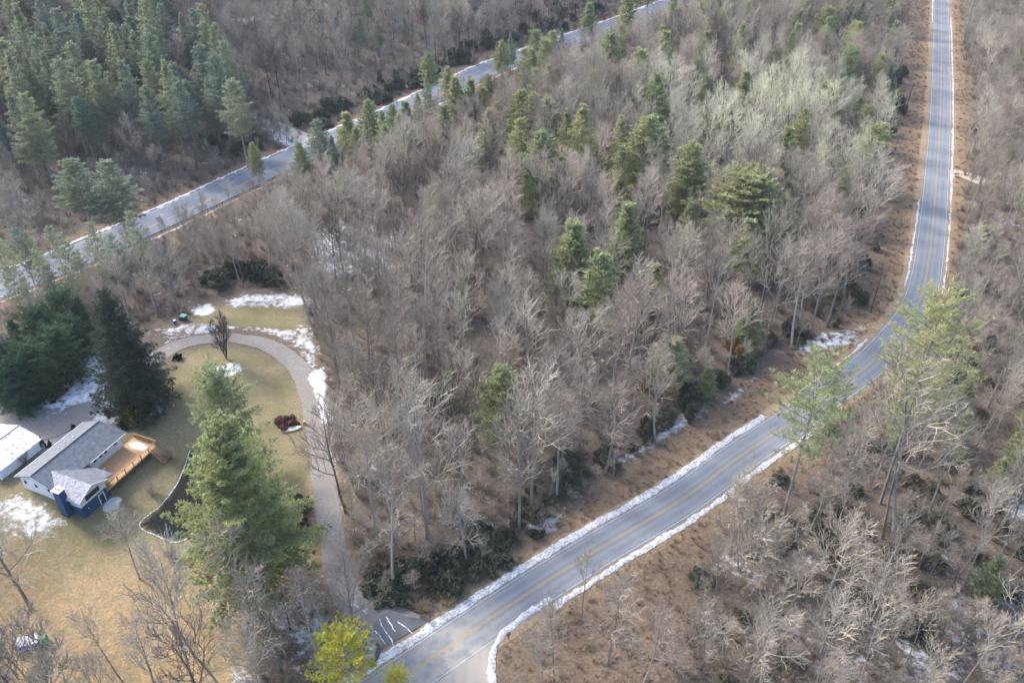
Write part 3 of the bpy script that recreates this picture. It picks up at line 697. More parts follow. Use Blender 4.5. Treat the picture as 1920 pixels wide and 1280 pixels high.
# pines by top pixel and height: (tx, ty, H, proto, width)
HP = 'white pines rising from the wood between the two roads'
for tx, ty, H, k, sx, lab in [
    (940, 689, 19, 'p0', 1.25, 'dense yellow-green pine at the forest edge above the lower road'),
    (1406, 328, 22, 'p1', 1.75, 'broad round-crowned pale green pine, widest in the middle wood'),
    (1218, 220, 24, 'p1', 1.5, 'wide green pine with a domed top in the upper middle wood'),
    (1165, 218, 22, 'p2', 1.1, 'narrower green pine touching the left of the wide domed pine'),
    (1299, 270, 24, 'p0', 1.3, 'pointed green pine left of the widest round-crowned pine'),
    (1094, 197, 24, 'p2', 1.3, 'dark pointed pine left of the wide domed pine'),
    (1064, 206, 20, 'p2', 1.0, 'shorter dark pine tucked against the dark pointed pine'),
    (1014, 247, 22, 'p0', 1.35, 'yellow-tipped pine left of the dark pointed pine'),
    (977, 170, 20, 'p1', 1.2, 'left of three round pine tops in the upper middle wood'),
    (1001, 176, 20, 'p0', 1.2, 'middle of three round pine tops in the upper middle wood'),
    (1026, 183, 20, 'p1', 1.2, 'right of three round pine tops in the upper middle wood'),
    (1144, 62, 22, 'p0', 1.4, 'tall open pine standing high in the upper wood, right of the highway end'),
    (1470, 155, 16, 'airy2', 1.0, 'flat yellow-green pine crown poking from pale twigs, upper right'),
    (1296, 380, 16, 'p2', 1.3, 'small cone-shaped pine at the foot of the widest pine'),
    (1554, 12, 20, 'p0', 1.4, 'dark green pine near the top edge in the upper right wood'),
    (1605, 40, 18, 'p3', 1.3, 'pale green pine left of the brown clearing near the top'),
    (1494, 408, 13, 'p1', 1.2, 'bright green pine top right of the widest pine'),
    (1261, 636, 12, 'y1', 1.5, 'small dark green pine with a bare stem, in front of the pinkish bare tree'),
    (1117, 470, 12, 'y0', 1.1, 'narrow green pine by tall twin trunks in the middle wood'),
    (869, 520, 10, 'y1', .9, 'thin olive pine in the centre of the wood'),
    (840, 700, 8, 'y1', 1.2, 'low bright green pine left of the forest-edge pine'),
    (1412, 575, 11, 'y0', 1.2, 'young green pine beside orange foliage near the clearing'),
    (873, 222, 17, 'p2', 1.0, 'single pine standing in the wood just below the highway pines'),
    (985, 322, 14, 'p2', 1.1, 'low yellow-green pine under the yellow-tipped pine'),
    (1330, 690, 7, 'y0', 1.2, 'young olive pine at the forest edge by the snowy bank'),
    (802, 99, 15, 'p1', 1.1, 'bushy round-topped pine standing alone against the highway'),
    (472, 268, 13, 'p1', .8, 'small round-topped pine with bare stem against the highway, leftmost there'),
    (592, 224, 17, 'b0', 1.2, 'dark green pine overlapping the highway beside the snowy track'),
    (620, 255, 14, 'b1', 1.2, 'dark pine just right of the one beside the snowy track'),
    (560, 268, 14, 'p0', 1.0, 'thin pine in front of the highway beside the snowy track'),
    (131, 300, 21, 'b2', 1.5, 'bushy dark green pine at the left, near side of the highway'),
    (195, 300, 22, 'b0', 1.4, 'bushy dark green pine at the left, right twin of the pair by the highway'),
    (1105, 8, 12, 'y0', 1.3, 'small pine at the far end of the highway'),
    (1850, 425, 7, 'y1', 1.8, 'low yellow-green pine in the right-hand wood beside the upper road'),
    (700, 735, 6, 'y1', 1, None),
]:
    x, y = P(tx, ty, H); q_ = {'p1': ('w0' if tx == 1406 else 'w1', .9 if tx == 1406 else 1.15), 'p0': ('w1', 1.1)}.get(k, (k, 1.4)); k = q_[0]
    if lab: place('pine_tree', k, x, y, H, lab, group=None, sxy=sx * q_[1], cat='pine tree')
    else: place('pine_tree', k, x, y, H, 'low green pine among bare trunks behind the driveway bend', sxy=sx, cat='pine tree')
for i, (tx, ty, H, k) in enumerate([(915, 140, 11, 'p2'), (870, 185, 12, 'p2'), (830, 200, 12, 'y0'), (720, 235, 13, 'p2'), (745, 215, 12, 'p2'), (640, 285, 12, 'y0'), (839, 126, 12, 'p2'), (853, 146, 12, 'y0'), (883, 151, 11, 'y0'), (799, 141, 13, 'p2'), (782, 175, 12, 'p2'), (759, 193, 11, 'y0'), (688, 188, 14, 'p2'), (685, 222, 15, 'p0'), (648, 214, 12, 'y0'), (735, 197, 12, 'y0'), (715, 208, 13, 'p2'),
    (957, 60, 13, 'p2'), (940, 77, 13, 'p1'), (1004, 57, 12, 'p1'), (997, 94, 11, 'y0'), (1054, 54, 13, 'p0'), (1036, 60, 11, 'y1'), (905, 165, 9, 'y1'), (665, 240, 10, 'y0')]):
    H += 2; x, y = P(tx, ty, H); k = ('b1' if i % 4 == 1 else ('w1' if i % 3 == 0 else k)); place('pine_tree', k, x, y, H, 'young pine in the row along the near side of the highway', 'young pines along the near side of the highway', sxy=1.6 if k[0] in 'py' else 1.25, cat='pine tree')
for tx, ty, H in [(240, 398, 16), (205, 440, 15), (166, 418, 15), (112, 440, 15), (64, 470, 15), (25, 430, 16), (8, 500, 14), (140, 470, 13), (85, 500, 12), (225, 470, 12), (40, 520, 13), (255, 430, 14), (120, 500, 13), (180, 480, 12), (-5, 450, 16), (45, 435, 15), (90, 425, 14)]:
    x, y = P(tx, ty, H); place('pine_tree', 'sparse', x, y, H, 'thin sparse pine on a bare stem in front of the highway at the left', 'thin sparse pines in front of the highway', sxy=1.2, cat='pine tree')
for tx, ty, H, k in [(105, 545, 12, 'hem0'), (140, 556, 11, 'hem1'), (60, 575, 12, 'hem0'), (18, 600, 12, 'hem1'), (92, 612, 12, 'hem0'), (45, 640, 12, 'hem0'), (8, 672, 11, 'hem0'), (75, 600, 11, 'hem1'), (120, 590, 10, 'hem0'), (-15, 640, 12, 'hem0')]:
    x, y = P(tx, ty, H); place('hemlock_tree', k, x, y, H, 'dark feathery evergreen in the dense clump above the parking court', 'dark feathery evergreens above the parking court', sxy=1.1, cat='evergreen tree')
# pines on the left hill
HG = 'tall blue-green pines on the hillside beyond the highway'
def hillpine(x, y, H):
    px, py = proj(x, y, float(T(x, y)))
    row = 'front row' if poly_dist(HW, x, y) < 34 else ('middle rows' if poly_dist(HW, x, y) < 75 else 'uppermost rows')
    sd = 'left half' if px < 200 else 'right half'
    place('pine_tree', random.choice(('b0', 'b1', 'b2')), x, y, H, 'tall blue-green pine in the %s, %s of the dense hillside stand' % (row, sd), 'blue-green hillside pines, %s, %s' % (row, sd), cat='pine tree', sxy=random.uniform(1.1, 1.4))
for tx, ty in [(75, 88), (131, 82), (187, 11), (139, 12), (244, 49), (225, 112), (307, 120), (330, 140), (401, 116), (11, 161), (40, 170), (169, 108), (105, 22), (270, 4), (277, 67), (431, 142), (30, 20), (60, 60), (0, 75)]:
    x, y = P(tx, ty, 27); hillpine(x, y, random.uniform(25, 29))
def ok(x, y, dmin):
    for a, b, _r in TAKEN:
        if (a - x) ** 2 + (b - y) ** 2 < dmin * dmin: return False
    return True
def scatter(poly, spacing, n, fn, dmin=None):
    xs_ = [p[0] for p in poly]; ys_ = [p[1] for p in poly]; c = 0
    for _ in range(n * 12):
        x = random.uniform(min(xs_), max(xs_)); y = random.uniform(min(ys_), max(ys_))
        if not bool(inpoly(poly, np.array([x]), np.array([y]))[0]) or not ok(x, y, dmin or spacing): continue
        fn(x, y); c += 1
        if c >= n: break
    return c
scatter(PP([(-120, 345), (110, 318), (266, 345), (420, 285), (470, 240), (400, 120), (330, 60), (300, -20), (-120, -20)]), 5.2, 120,
        lambda x, y: hillpine(x, y, random.uniform(17, 28)))
def halfpine(x, y):
    H = random.uniform(11, 21); k = random.choice(('p0', 'p2', 'y0', 'y1', 'p1')); px, py = proj(x, y, H)
    sh = {'p0': 'plume-topped', 'p2': 'cone-shaped', 'y0': 'narrow', 'y1': 'thin', 'p1': 'round-topped'}[k]; z = ('far upper' if py < 130 else 'upper' if py < 300 else 'middle') + (' left' if px < 1150 else (' centre' if px < 1400 else ' right'))
    place('pine_tree', k, x, y, H, '%s %s pine half hidden by bare trees, %s of the middle wood' % ('tall' if H > 14 else 'low', sh, z), '%s %s pines, %s of the middle wood' % ('tall' if H > 14 else 'low', sh, z), cat='pine tree', sxy=random.uniform(1.2, 1.6))
scatter(PP([(1120, 30), (1700, 30), (1600, 420), (1300, 640), (1000, 640), (850, 330)]), 5.5, 90,
        lambda x, y: halfpine(x, y))
scatter(PP([(640, 150), (760, 140), (900, 60), (1130, -5), (1000, -60), (560, -60)]), 6.5, 34,
        lambda x, y: place('pine_tree', random.choice(('b0', 'b2')), x, y, random.uniform(13, 22), 'pine among bare trees on the slope above the highway', 'pines on the slope above the highway', cat='pine tree'))
scatter(PP([(1480, 1080), (1560, 880), (1800, 760), (1990, 700), (1990, 1180), (1600, 1200)]), 8, 9,
        lambda x, y: place('pine_tree', random.choice(('y0', 'y1')), x, y, random.uniform(5, 9), 'low green pine under the pale trees of the lower right wood', 'low pines in the lower right wood', cat='pine tree', sxy=1.3))
scatter(PP([(1830, 0), (1990, 0), (1990, 600), (1860, 500)]), 10, 9,
        lambda x, y: place('pine_tree', random.choice(('y0', 'y1')), x, y, random.uniform(6, 11), 'low green pine in the wood right of the upper road', 'low pines right of the upper road', cat='pine tree'))

# ---- bare trees: the nearest 300 as things of their own, the rest one woodland
HWm, RDm, DRm = HW, RD[::4], DR[::3, :2]
pts = []
CL = [VERGE, VERGE2, PARK, YARD]
X0, X1, Y0, Y1 = -270, 265, 56, 470
cand = np.stack([rng.uniform(X0, X1, 60000), rng.uniform(Y0, Y1, 60000)], 1)
x, y = cand[:, 0], cand[:, 1]
vis = np.abs(x) < (y * ct + CH * st) * 960 / F + 14
okm = vis & (np.abs(poly_dist(RDm, x, y)) > 6.5) & (np.abs(poly_dist(HWm, x, y)) > 10) & (np.abs(poly_dist(DRm, x, y)) > 4.6)
okm &= (sdpoly(VERGE, x, y) < -1) & (sdpoly(VERGE2, x, y) < 0) & (sdpoly(YARD, x, y) < -1) & (sdpoly(VERGE3, x, y) < -1.5)
okm &= ~((poly_dist(HWm, x, y) > 0) & (poly_dist(HWm, x, y) < 14))
sidepoly = [g0(*p) for p in ((770, 1275), (960, 1160), (925, 1230), (930, 1300), (1000, 1500), (650, 1500))]
okm &= sdpoly(sidepoly, x, y) < -2
hill = PP([(-120, 345), (110, 318), (266, 345), (420, 285), (470, 240), (400, 120), (330, 60), (300, -20), (-120, -20)])
cand = cand[okm]; grid = {}; TRKP = [g0(*p) for p in ((470, 200), (610, 235), (610, 290), (540, 300), (455, 250))]
HILLP = hill
inh = inpoly(HILLP, cand[:, 0], cand[:, 1])
right = poly_dist(RDm, cand[:, 0], cand[:, 1]) < 0
keepers = []
for (x, y), ih, rt_ in zip(cand, inh, right):
    dm = 14 if ih else (5.7 if rt_ else 5.0)
    if y < 120 and not rt_: dm = 5.2
    hd = float(poly_dist(HW, x, y))
    if -13.5 < hd < 0 or sdpoly(TRKP, x, y) > 0: continue
    if -24 < hd < 0: dm = 4.2
    gx, gy = int(x // 5), int(y // 5); bad = False
    for i in range(-2, 3):
        for j in range(-2, 3):
            for (a, b) in grid.get((gx + i, gy + j), ()):
                if (a - x) ** 2 + (b - y) ** 2 < dm * dm: bad = True; break
            if bad: break
        if bad: break
    if bad: continue
    grid.setdefault((gx, gy), []).append((x, y)); keepers.append((x, y, ih, rt_))
TK = np.array(TAKEN)
keepers = [k for k in keepers if np.min(np.hypot(TK[:, 0] - k[0], TK[:, 1] - k[1]) - np.maximum(2.6, TK[:, 2] * (.65 if not k[2] else .4))) > 0]
def hides(k):
    if k[2]: return False
    dx = np.abs(TK[:, 0] - k[0] - (TK[:, 0] / TK[:, 1]) * (TK[:, 1] - k[1])); dy = TK[:, 1] - k[1]
    return bool(np.any((TK[:, 2] > 1.5) & (dx < TK[:, 2] * .8) & (dy > 0) & (dy < 10)))
keepers = [k for k in keepers if not hides(k)]
# keep sight lines to the house, the poles and the hand placed near trunks
def inview(x, y, z=8):
    px, py = proj(x, y, z); return -60 < px < 1980 and -80 < py < 1380
near = sorted([k for k in keepers if inview(k[0], k[1])], key=lambda k: k[0] ** 2 + k[1] ** 2)
n_ind = 300 - 34
ind = near[:n_ind]; ids = {(k[0], k[1]) for k in ind}; rest = [k for k in keepers if (k[0], k[1]) not in ids]
def hcap(x, y, H):
    hd = float(poly_dist(HW, x, y))
    if 0 < hd < 36 and x < -35: return min(H, random.uniform(4, 8))
    return H if hd > 0 else min(H, 5 + max(0, -hd - 16) * .42 + random.uniform(0, 3))
def pick(x, y, rt_):
    f = mn.noise(Vector((x * .02, y * .02, 3)))
    if rt_: return random.choice(('slim0', 'slim1', 'h7', 'h1', 'h0', 'slim0', 'bush', 'h5'))
    if f > .15: return random.choice(('h2', 'h4', 'h0', 'h2', 'h3'))
    return random.choice(('h0', 'h1', 'h3', 'h5', 'h7', 'h2', 'h6', 'slim0'))
for x, y, ih, rt_ in ind:
    key = pick(x, y, rt_); H = random.uniform(13, 22) if rt_ else random.uniform(16, 26)
    if key == 'bush': H = random.uniform(5, 9)
    H = hcap(x, y, H)
    px, py = proj(x, y, 0)
    look = {'h2': 'reddish-twigged', 'h4': 'reddish-twigged', 'h6': 'dark-stemmed', 'h5': 'round-crowned grey', 'bush': 'many-stemmed pale', 'slim0': 'slim pale', 'slim1': 'slim pale', 'h7': 'narrow grey', 'h3': 'stout grey'}.get(key, 'straight grey')
    size = 'tall' if H > 17.5 else 'lower'
    if rt_: zone = 'beside the lower road brush' if px < 1300 and py > 1000 else ('in the bottom right wood' if py > 1100 else ('around the lone airy pine' if px < 1640 and py > 800 else ('in the wood right of the bend' if py > 640 else 'right of the upper road')))
    elif py > 1080 and px < 620: zone = 'at the bottom of the lawn'
    elif px < 570 and py > 700: zone = 'at the left side of the yard'
    elif px < 570: zone = 'between the yard and the highway'
    elif px < 760 and py > 620: zone = 'along the right side of the driveway'
    elif px - 760 > (1150 - py) * 1.25: zone = 'at the forest edge above the lower road'
    elif py > 800: zone = 'behind the lower forest edge'
    elif px < 760: zone = 'near the driveway loop'
    elif px < 1150: zone = 'in the middle wood, left half'
    else: zone = 'in the middle wood, right half'
    lab, gp = '%s %s bare tree %s' % (size, look, zone), '%s %s bare trees %s' % (size, look, zone)
    place('bare_tree', key, x, y, H, lab, gp, cat='bare tree', sxy=random.uniform(.95, 1.2), keep=False)

def gn_scatter(name, pts, sources, label):
    """pts: (x,y,z,scale,sxy,rot,variant); sources: list of lists of objects, one list per layer"""
    me = bpy.data.meshes.new(name); n = len(pts); me.vertices.add(n)
    A = np.array(pts, float); me.vertices.foreach_set('co', A[:, :3].ravel().astype(np.float32))
    for nm, ty, c in (('sc', 'FLOAT', 3), ('sw', 'FLOAT', 4), ('rz', 'FLOAT', 5)):
        a = me.attributes.new(nm, ty, 'POINT'); a.data.foreach_set('value', A[:, c].astype(np.float32))
    a = me.attributes.new('vi', 'INT', 'POINT'); a.data.foreach_set('value', A[:, 6].astype(np.int32))
    o = bpy.data.objects.new(name, me); col.objects.link(o); o['kind'] = 'stuff'; o['label'] = label
    ng = bpy.data.node_groups.new(name, 'GeometryNodeTree')
    ng.interface.new_socket('Geometry', in_out='INPUT', socket_type='NodeSocketGeometry'); ng.interface.new_socket('Geometry', in_out='OUTPUT', socket_type='NodeSocketGeometry')
    N = ng.nodes; L = ng.links; gi = N.new('NodeGroupInput'); go = N.new('NodeGroupOutput'); J = N.new('GeometryNodeJoinGeometry')
    def at(nm, ty='FLOAT'):
        a = N.new('GeometryNodeInputNamedAttribute'); a.data_type = ty; a.inputs['Name'].default_value = nm; return a.outputs['Attribute']
    cs = N.new('ShaderNodeCombineXYZ'); L.new(at('sw'), cs.inputs[0]); L.new(at('sw'), cs.inputs[1]); L.new(at('sc'), cs.inputs[2])
    cr = N.new('ShaderNodeCombineXYZ'); L.new(at('rz'), cr.inputs[2])
    for lay in sources:
        jn = N.new('GeometryNodeJoinGeometry')
        for ob in lay:
            oi = N.new('GeometryNodeObjectInfo'); oi.transform_space = 'ORIGINAL'; oi.inputs['Object'].default_value = ob; oi.inputs['As Instance'].default_value = True
            L.new(oi.outputs['Geometry'], jn.inputs[0])
        ip = N.new('GeometryNodeInstanceOnPoints'); ip.inputs['Pick Instance'].default_value = True
        L.new(gi.outputs[0], ip.inputs['Points']); L.new(jn.outputs[0], ip.inputs['Instance']); L.new(at('vi', 'INT'), ip.inputs['Instance Index'])
        L.new(cr.outputs[0], ip.inputs['Rotation']); L.new(cs.outputs[0], ip.inputs['Scale']); L.new(ip.outputs[0], J.inputs[0])
    L.new(J.outputs[0], go.inputs[0]); md = o.modifiers.new('scatter', 'NODES'); md.node_group = ng; return o
def find(mesh_):
    for o in col.objects:
        if o.type == 'MESH' and o.data == mesh_: return o
src = [k for k in ('h0', 'h1', 'h2', 'h3', 'h4', 'h5', 'h6', 'h7', 'slim0', 'slim1') if find(MESH[k][0])]
L1 = [find(MESH[k][0]) for k in src]; L2 = [find(MESH[k][1]) for k in src]
rp = []
for x, y, ih, rt_ in rest:
    key = pick(x, y, rt_)
    if key not in src: key = src[0]
    H = random.uniform(13, 21) if rt_ else random.uniform(15, 23)
    H = hcap(x, y, H); s = H / MESH[key][2]; rp.append((x, y, float(T(x, y)), s, s * random.uniform(1.0, 1.25), random.uniform(0, 6.28), src.index(key)))
print('bare trees:', len(ind), 'rest', len(rest))
gn_scatter('far_woodland', rp, [L1, L2], 'bare hardwood forest filling the land between and beyond the roads')

# ---- evergreen shrubs
def shrub_at(x, y, r, h, label, group=None, kind='evergreen_shrub', mat=None, cat='shrub', keep=False):
    i = random.randrange(3); tm, cm, _ = MESH['r%d' % i]; e = empty(kind, (x, y, float(T(x, y))), random.uniform(0, 6.28)); e.scale = (r * random.uniform(.8, 1.3), r * random.uniform(.8, 1.3), h)
    for me, nm in ((tm, 'stem'), (cm, 'foliage')):
        o = bpy.data.objects.new(nm, me); col.objects.link(o); o.parent = e
        if mat and nm == 'foliage': o.material_slots[0].link = 'OBJECT'; o.material_slots[0].material = mat
    tag(e, label, cat, group); return e
for i in range(17):
    L_ = cat([P(*p) for p in [(1588, 570), (1608, 480), (1625, 400), (1645, 320), (1662, 230), (1684, 130)]], 1); q = L_[int((i + random.random() * .8) / 17 * (len(L_) - 1))]
    place('evergreen_tree', random.choice(('hem1', 'y0', 'hem0')), q[0] - random.uniform(0, 3), q[1], random.uniform(6, 11), 'dark evergreen tree in the row walling the left side of the clearing', 'dark evergreens walling the clearing by the upper road', cat='evergreen tree', sxy=random.uniform(.9, 1.2), keep=False)
def clear_of_roads(x, y):
    return abs(float(poly_dist(RD[::4], x, y))) > 6.8 and abs(float(poly_dist(HW, x, y))) > 9.5 and abs(float(poly_dist(DR[::3, :2], x, y))) > 3.4 and float(sdpoly(APR, x, y)) < -2 and float(poly_dist(TRK, x, y)) ** 2 > 20
APR = [g0(*p) for p in ap]
def endlab(f, px, lab, gp):
    e0 = ('left end' if px[0][0] < px[-1][0] - 120 else 'lower end'); e1 = ('right end' if e0 == 'left end' else 'upper end'); w_ = e0 if f < .33 else (e1 if f > .67 else 'middle')
    return (lab + ', ' + w_, gp + ', ' + w_) if len((lab + ' ' + w_).split()) <= 16 else (lab, gp)
def edge_shrubs(px, n, r, h, lab, gp, wob=2.0):
    L = cat([P(*p) for p in px], 1)
    for i in range(n):
        q = L[int((i + random.uniform(0, .9)) / n * (len(L) - 1))]; sx_, sy_ = q[0] + random.gauss(0, wob), q[1] + random.gauss(0, wob)
        if clear_of_roads(sx_, sy_): shrub_at(sx_, sy_, random.uniform(*r), random.uniform(*h), *endlab(i / n, px, lab, gp))
edge_shrubs([(706, 1075), (735, 1112), (800, 1105), (870, 1060), (940, 1020)], 42, (1.3, 2.6), (1.8, 4), 'dark evergreen shrub in the thicket right of the driveway mouth', 'dark evergreen shrubs right of the driveway mouth')
edge_shrubs([(930, 1020), (1010, 960), (1090, 900), (1160, 850)], 26, (1.0, 2.2), (1.4, 3.2), 'dark evergreen shrub at the forest edge below the yellow-green pine', 'evergreen shrubs at the forest edge along the lower road')
edge_shrubs([(1190, 820), (1290, 750), (1390, 690), (1480, 640), (1570, 590)], 36, (1.0, 2.3), (1.6, 4.8), 'evergreen shrub on the snowy forest edge below the bend', 'evergreen shrubs on the snowy forest edge below the bend')
edge_shrubs([(1585, 570), (1605, 480), (1622, 400), (1645, 320), (1662, 230), (1685, 130)], 30, (1.6, 3), (3, 6.5), 'tall dark evergreen bush walling the left side of the clearing', 'tall evergreens walling the clearing by the upper road', 1.4)
edge_shrubs([(400, 525), (440, 520), (490, 515), (540, 530)], 12, (2, 3.2), (3.5, 5), 'dark evergreen shrub in the clump above the snowy lawn', 'dark evergreen shrubs above the snowy lawn', 1.5)
edge_shrubs([(420, 285), (500, 262), (640, 205), (760, 165), (900, 95), (1000, 55), (1100, 15)], 70, (2, 4.2), (3, 6.5), 'dark laurel bush at the foot of the slope beyond the highway', 'dark laurels at the foot of the slope beyond the highway', 5)
edge_shrubs([(1480, 1000), (1620, 960), (1760, 920), (1900, 900)], 42, (1.3, 2.4), (1.5, 3), 'green laurel bush under the bare trees of the right-hand wood', 'green laurels in the right-hand wood', 7)
edge_shrubs([(1400, 1200), (1560, 1130), (1720, 1100), (1900, 1080)], 24, (1.2, 2.2), (1.5, 2.8), 'green laurel bush under the bare trees near the bottom right', 'green laurels near the bottom right', 6)
edge_shrubs([(1560, 860), (1700, 780), (1850, 640), (1900, 560)], 26, (1.2, 2.4), (1.5, 3.5), 'green laurel bush among the bare trees right of the road bend', 'green laurels right of the road bend', 6)
edge_shrubs([(566, 880), (570, 960), (566, 1040)], 6, (1.2, 1.7), (2, 3), 'dark evergreen bush between the huge pine and the driveway', 'dark bushes between the huge pine and the driveway', .6)
for px, py, r, h, mt, lab in [(1380, 660, 2, 5, 'orange', 'tall bush of dead orange foliage at the forest edge'), (1845, 100, 2.5, 3, 'oliveleaf', 'low olive-green bush right of the far end of the upper road'), (1830, 245, 3, 3, 'oliveleaf', 'yellow-green bush right of the upper road above the gravel track'), (1450, 1170, 1.6, 2.6, 'hemlock', 'small bright green holly bush in the lower right brush')]:
    x, y = P(px, py); shrub_at(x, y, r, h, lab, mat=M[mt])
# garden shrubs
for px, py, r, h, mt, lab in [(255, 784, 2.5, 3.4, 'oliveleaf', 'big round yellow-green shrub behind the house beside the spruce'), (234, 798, 1.3, 1.7, 'darkleaf', 'small dark round shrub at the far corner of the house'),
                              (540, 793, 1.9, 1.6, 'burgundy', 'low burgundy shrub beside the pale slab by the driveway'), (208, 775, 1.4, 1.2, 'burgundy', 'dull purple bush on the snow between spruce and house'),
                              (332, 673, 1.1, 1.5, 'darkleaf', 'small dark bush on the lawn inside the driveway loop'), (97, 742, 3.2, 1.4, 'burgundy', 'low reddish-brown bush bank by the parking court')]:
    x, y = P(px, py); shrub_at(x, y, r, h, lab, kind='garden_shrub', mat=M[mt])
for px, py, h, lab in [(140, 806, 2.4, 'narrow dark conical shrub behind the middle of the house'), (97, 837, 2.4, 'narrow dark conical shrub nearest behind the house wall, between house and garage'), (82, 838, 3.2, 'tallest narrow dark shrub, at the corner of the garage')]:
    x, y = P(px, py); i = 0; V, Fc = shrub(int(px), 900, .1, .5, 1.0, 6); o = MB(); V = V * np.array([1, 1, h]) * 1.0
    V[:, :2] *= (1.15 - V[:, 2:3] / h * .8); e = empty('conical_shrub', (x, y, float(T(x, y)))); mesh('foliage', V, Fc, M['darkleaf'], e); s = MB(); s.tube([(0, 0, -.1), (0, 0, h * .7)], [.06, .02]); s.build('stem', M['darkbark'], e)
    tag(e, lab, 'shrub')
def twig_bush(px, py, h, spread, mt, lab, n=60):
    x, y = P(px, py); V, Fc = stems_mesh(int(px + py), n, h, spread, .025, 6); o = mesh('bare_shrub', V, Fc, M[mt]); o.location = (x, y, float(T(x, y))); tag(o, lab, 'shrub'); return o
twig_bush(323, 1046, 2.6, .55, 'redtwig', 'reddish-brown bare shrub on the lawn below the mulch bed', 90)
twig_bush(316, 858, 2.6, .8, 'twig', 'pale purple-grey bare bush at the far corner of the deck', 80)
twig_bush(285, 925, 3.2, .7, 'twig', 'small grey bare bush on the lawn in front of the deck', 40)
twig_bush(47, 868, 3.2, .6, 'darktwig', 'thin dark bare bush against the garage wall', 40)
for i, (px, py, r) in enumerate([(793, 1140, 1.5), (840, 1128, 1.35), (775, 1122, .9), (818, 1117, .8), (596, 1130, 1.0), (608, 1148, 1.1)]):
    x, y = P(px, py); V, Fc = stems_mesh(500 + i, 190, r * 1.1, 1.3, .03, 3); o = mesh('ornamental_grass', V, Fc, M['straw']); o.location = (x, y, 0)
    tag(o, ['largest round tuft of straw-coloured grass beside the road bank', 'second round tuft of straw-coloured grass, nearer the road', 'small straw tuft left of the largest one', 'small straw tuft behind the two big ones', 'straw tuft on the left side of the driveway mouth, farther', 'straw tuft on the left side of the driveway mouth, nearer'][i], 'grass tuft', 'ornamental grass tufts')

# ---- brush and weeds: nobody could count them
def srcobj(me, x, y, kind, lab):
    o = bpy.data.objects.new(kind, me); col.objects.link(o); o.location = (x, y, float(T(x, y))); tag(o, lab, 'brush', 'clumps of dead brush below the lower road'); return o
bo = [srcobj(me, *P(px, py), 'brush_clump', 'clump of dead brown brush in the bank below the lower road, ' + {1150: 'second from the left', 1250: 'third from the left', 1350: 'nearest the bend', 1080: 'leftmost'}[px]) for me, (px, py) in zip(BR, [(1150, 1120), (1250, 1080), (1350, 1010), (1080, 1190)])]
wo = [srcobj(me, *P(px, py), 'weed_clump', 'low clump of dead weeds in the bank below the lower road, ' + {1180: 'leftmost', 1300: 'middle one', 1420: 'rightmost'}[px]) for me, (px, py) in zip(WD, [(1180, 1080), (1300, 1010), (1420, 940)])]
N = 90000
cx = rng.uniform(X0, X1, N); cy = Y0 - 4 + (440 - Y0) * rng.random(N) ** 1.35
vis = np.abs(cx) < (cy * ct + CH * st) * 960 / F + 6
clear = (np.abs(poly_dist(RDm, cx, cy)) > 5) & (np.abs(poly_dist(HWm, cx, cy)) > 8.6) & (np.abs(poly_dist(DRm, cx, cy)) > 2.6) & (sdpoly(sidepoly, cx, cy) < -1)
yard = sdpoly(YARD, cx, cy) > -.5
vg_ = np.maximum.reduce([sdpoly(VERGE, cx, cy), sdpoly(VERGE2, cx, cy), sdpoly(VERGE3, cx, cy)]) > 0
sel = vis & clear & ~yard
fo = np.where(sel & ~vg_)[0][:14000]; ve = np.where(sel & vg_)[0]; 
bp = [(cx[i], cy[i], float(T(cx[i], cy[i])), s := random.uniform(1.0, 3.2), s * random.uniform(.7, 1.3), random.uniform(0, 6.28), random.randrange(4)) for i in fo]
gn_scatter('undergrowth', bp, [bo], 'brown twiggy undergrowth under the bare trees')
sp_ = np.where(sel & ~vg_)[0][14000:16200]; sk_ = [src.index(k) for k in ('h2', 'h7', 'slim0', 'h4')]
gn_scatter('saplings', [(cx[i], cy[i], float(T(cx[i], cy[i])), s := random.uniform(.22, .5), s * random.uniform(1, 1.3), random.uniform(0, 6.28), random.choice(sk_)) for i in sp_], [L1, L2], 'thin bare saplings filling the forest under the tall trees')
vp = [(cx[i], cy[i], float(T(cx[i], cy[i])), s := random.uniform(.5, 1.3), s * random.uniform(1.0, 1.8), random.uniform(0, 6.28), random.randrange(3)) for i in ve[:9000]]
gn_scatter('dead_weeds', vp, [wo], 'rust-brown dead weeds covering the cleared banks beside the roads')

# ---------------------------------------------------------------- house
M['shingle'] = simple('roof_shingles', (.115, .125, .15), (.175, .185, .205), 1.6, .9, bmp=.3)
m, t, b = nodes('snowy_shingles'); M['snowshingle'] = m; b.inputs['Roughness'].default_value = .85
f = noise_fac(t, 2.2, 7, .36, .68, rough=.75); t.links.new(mix(t, f, (.15, .15, .18), (.48, .48, .52)), b.inputs['Base Color'])
M['siding'] = simple('white_siding', (.62, .66, .72), (.55, .59, .66), 1.5, .6)
M['trim'] = simple('white_trim', (.75, .76, .78), (.68, .69, .72), 2, .5)
M['navy'] = simple('navy_paint', (.018, .07, .17), (.014, .055, .135), 1.5, .6)
M['glass'] = simple('dark_glass', (.035, .03, .03), (.06, .05, .045), .6, .12)
M['wood'] = simple('cedar_decking', (.56, .33, .17), (.48, .28, .14), 1.5, .7, scl=(1, 1, 1))
M['rail'] = simple('stained_rail', (.34, .18, .085), (.26, .13, .06), 2, .7)
M['post'] = simple('grey_post', (.10, .11, .13), (.07, .075, .09), 2, .8)
house = empty('house', HL(0, 0, 0)); tag(house, 'low ranch house with grey roof, white and navy walls and a wooden deck', 'house')
hz = HL(0, 0, 0)
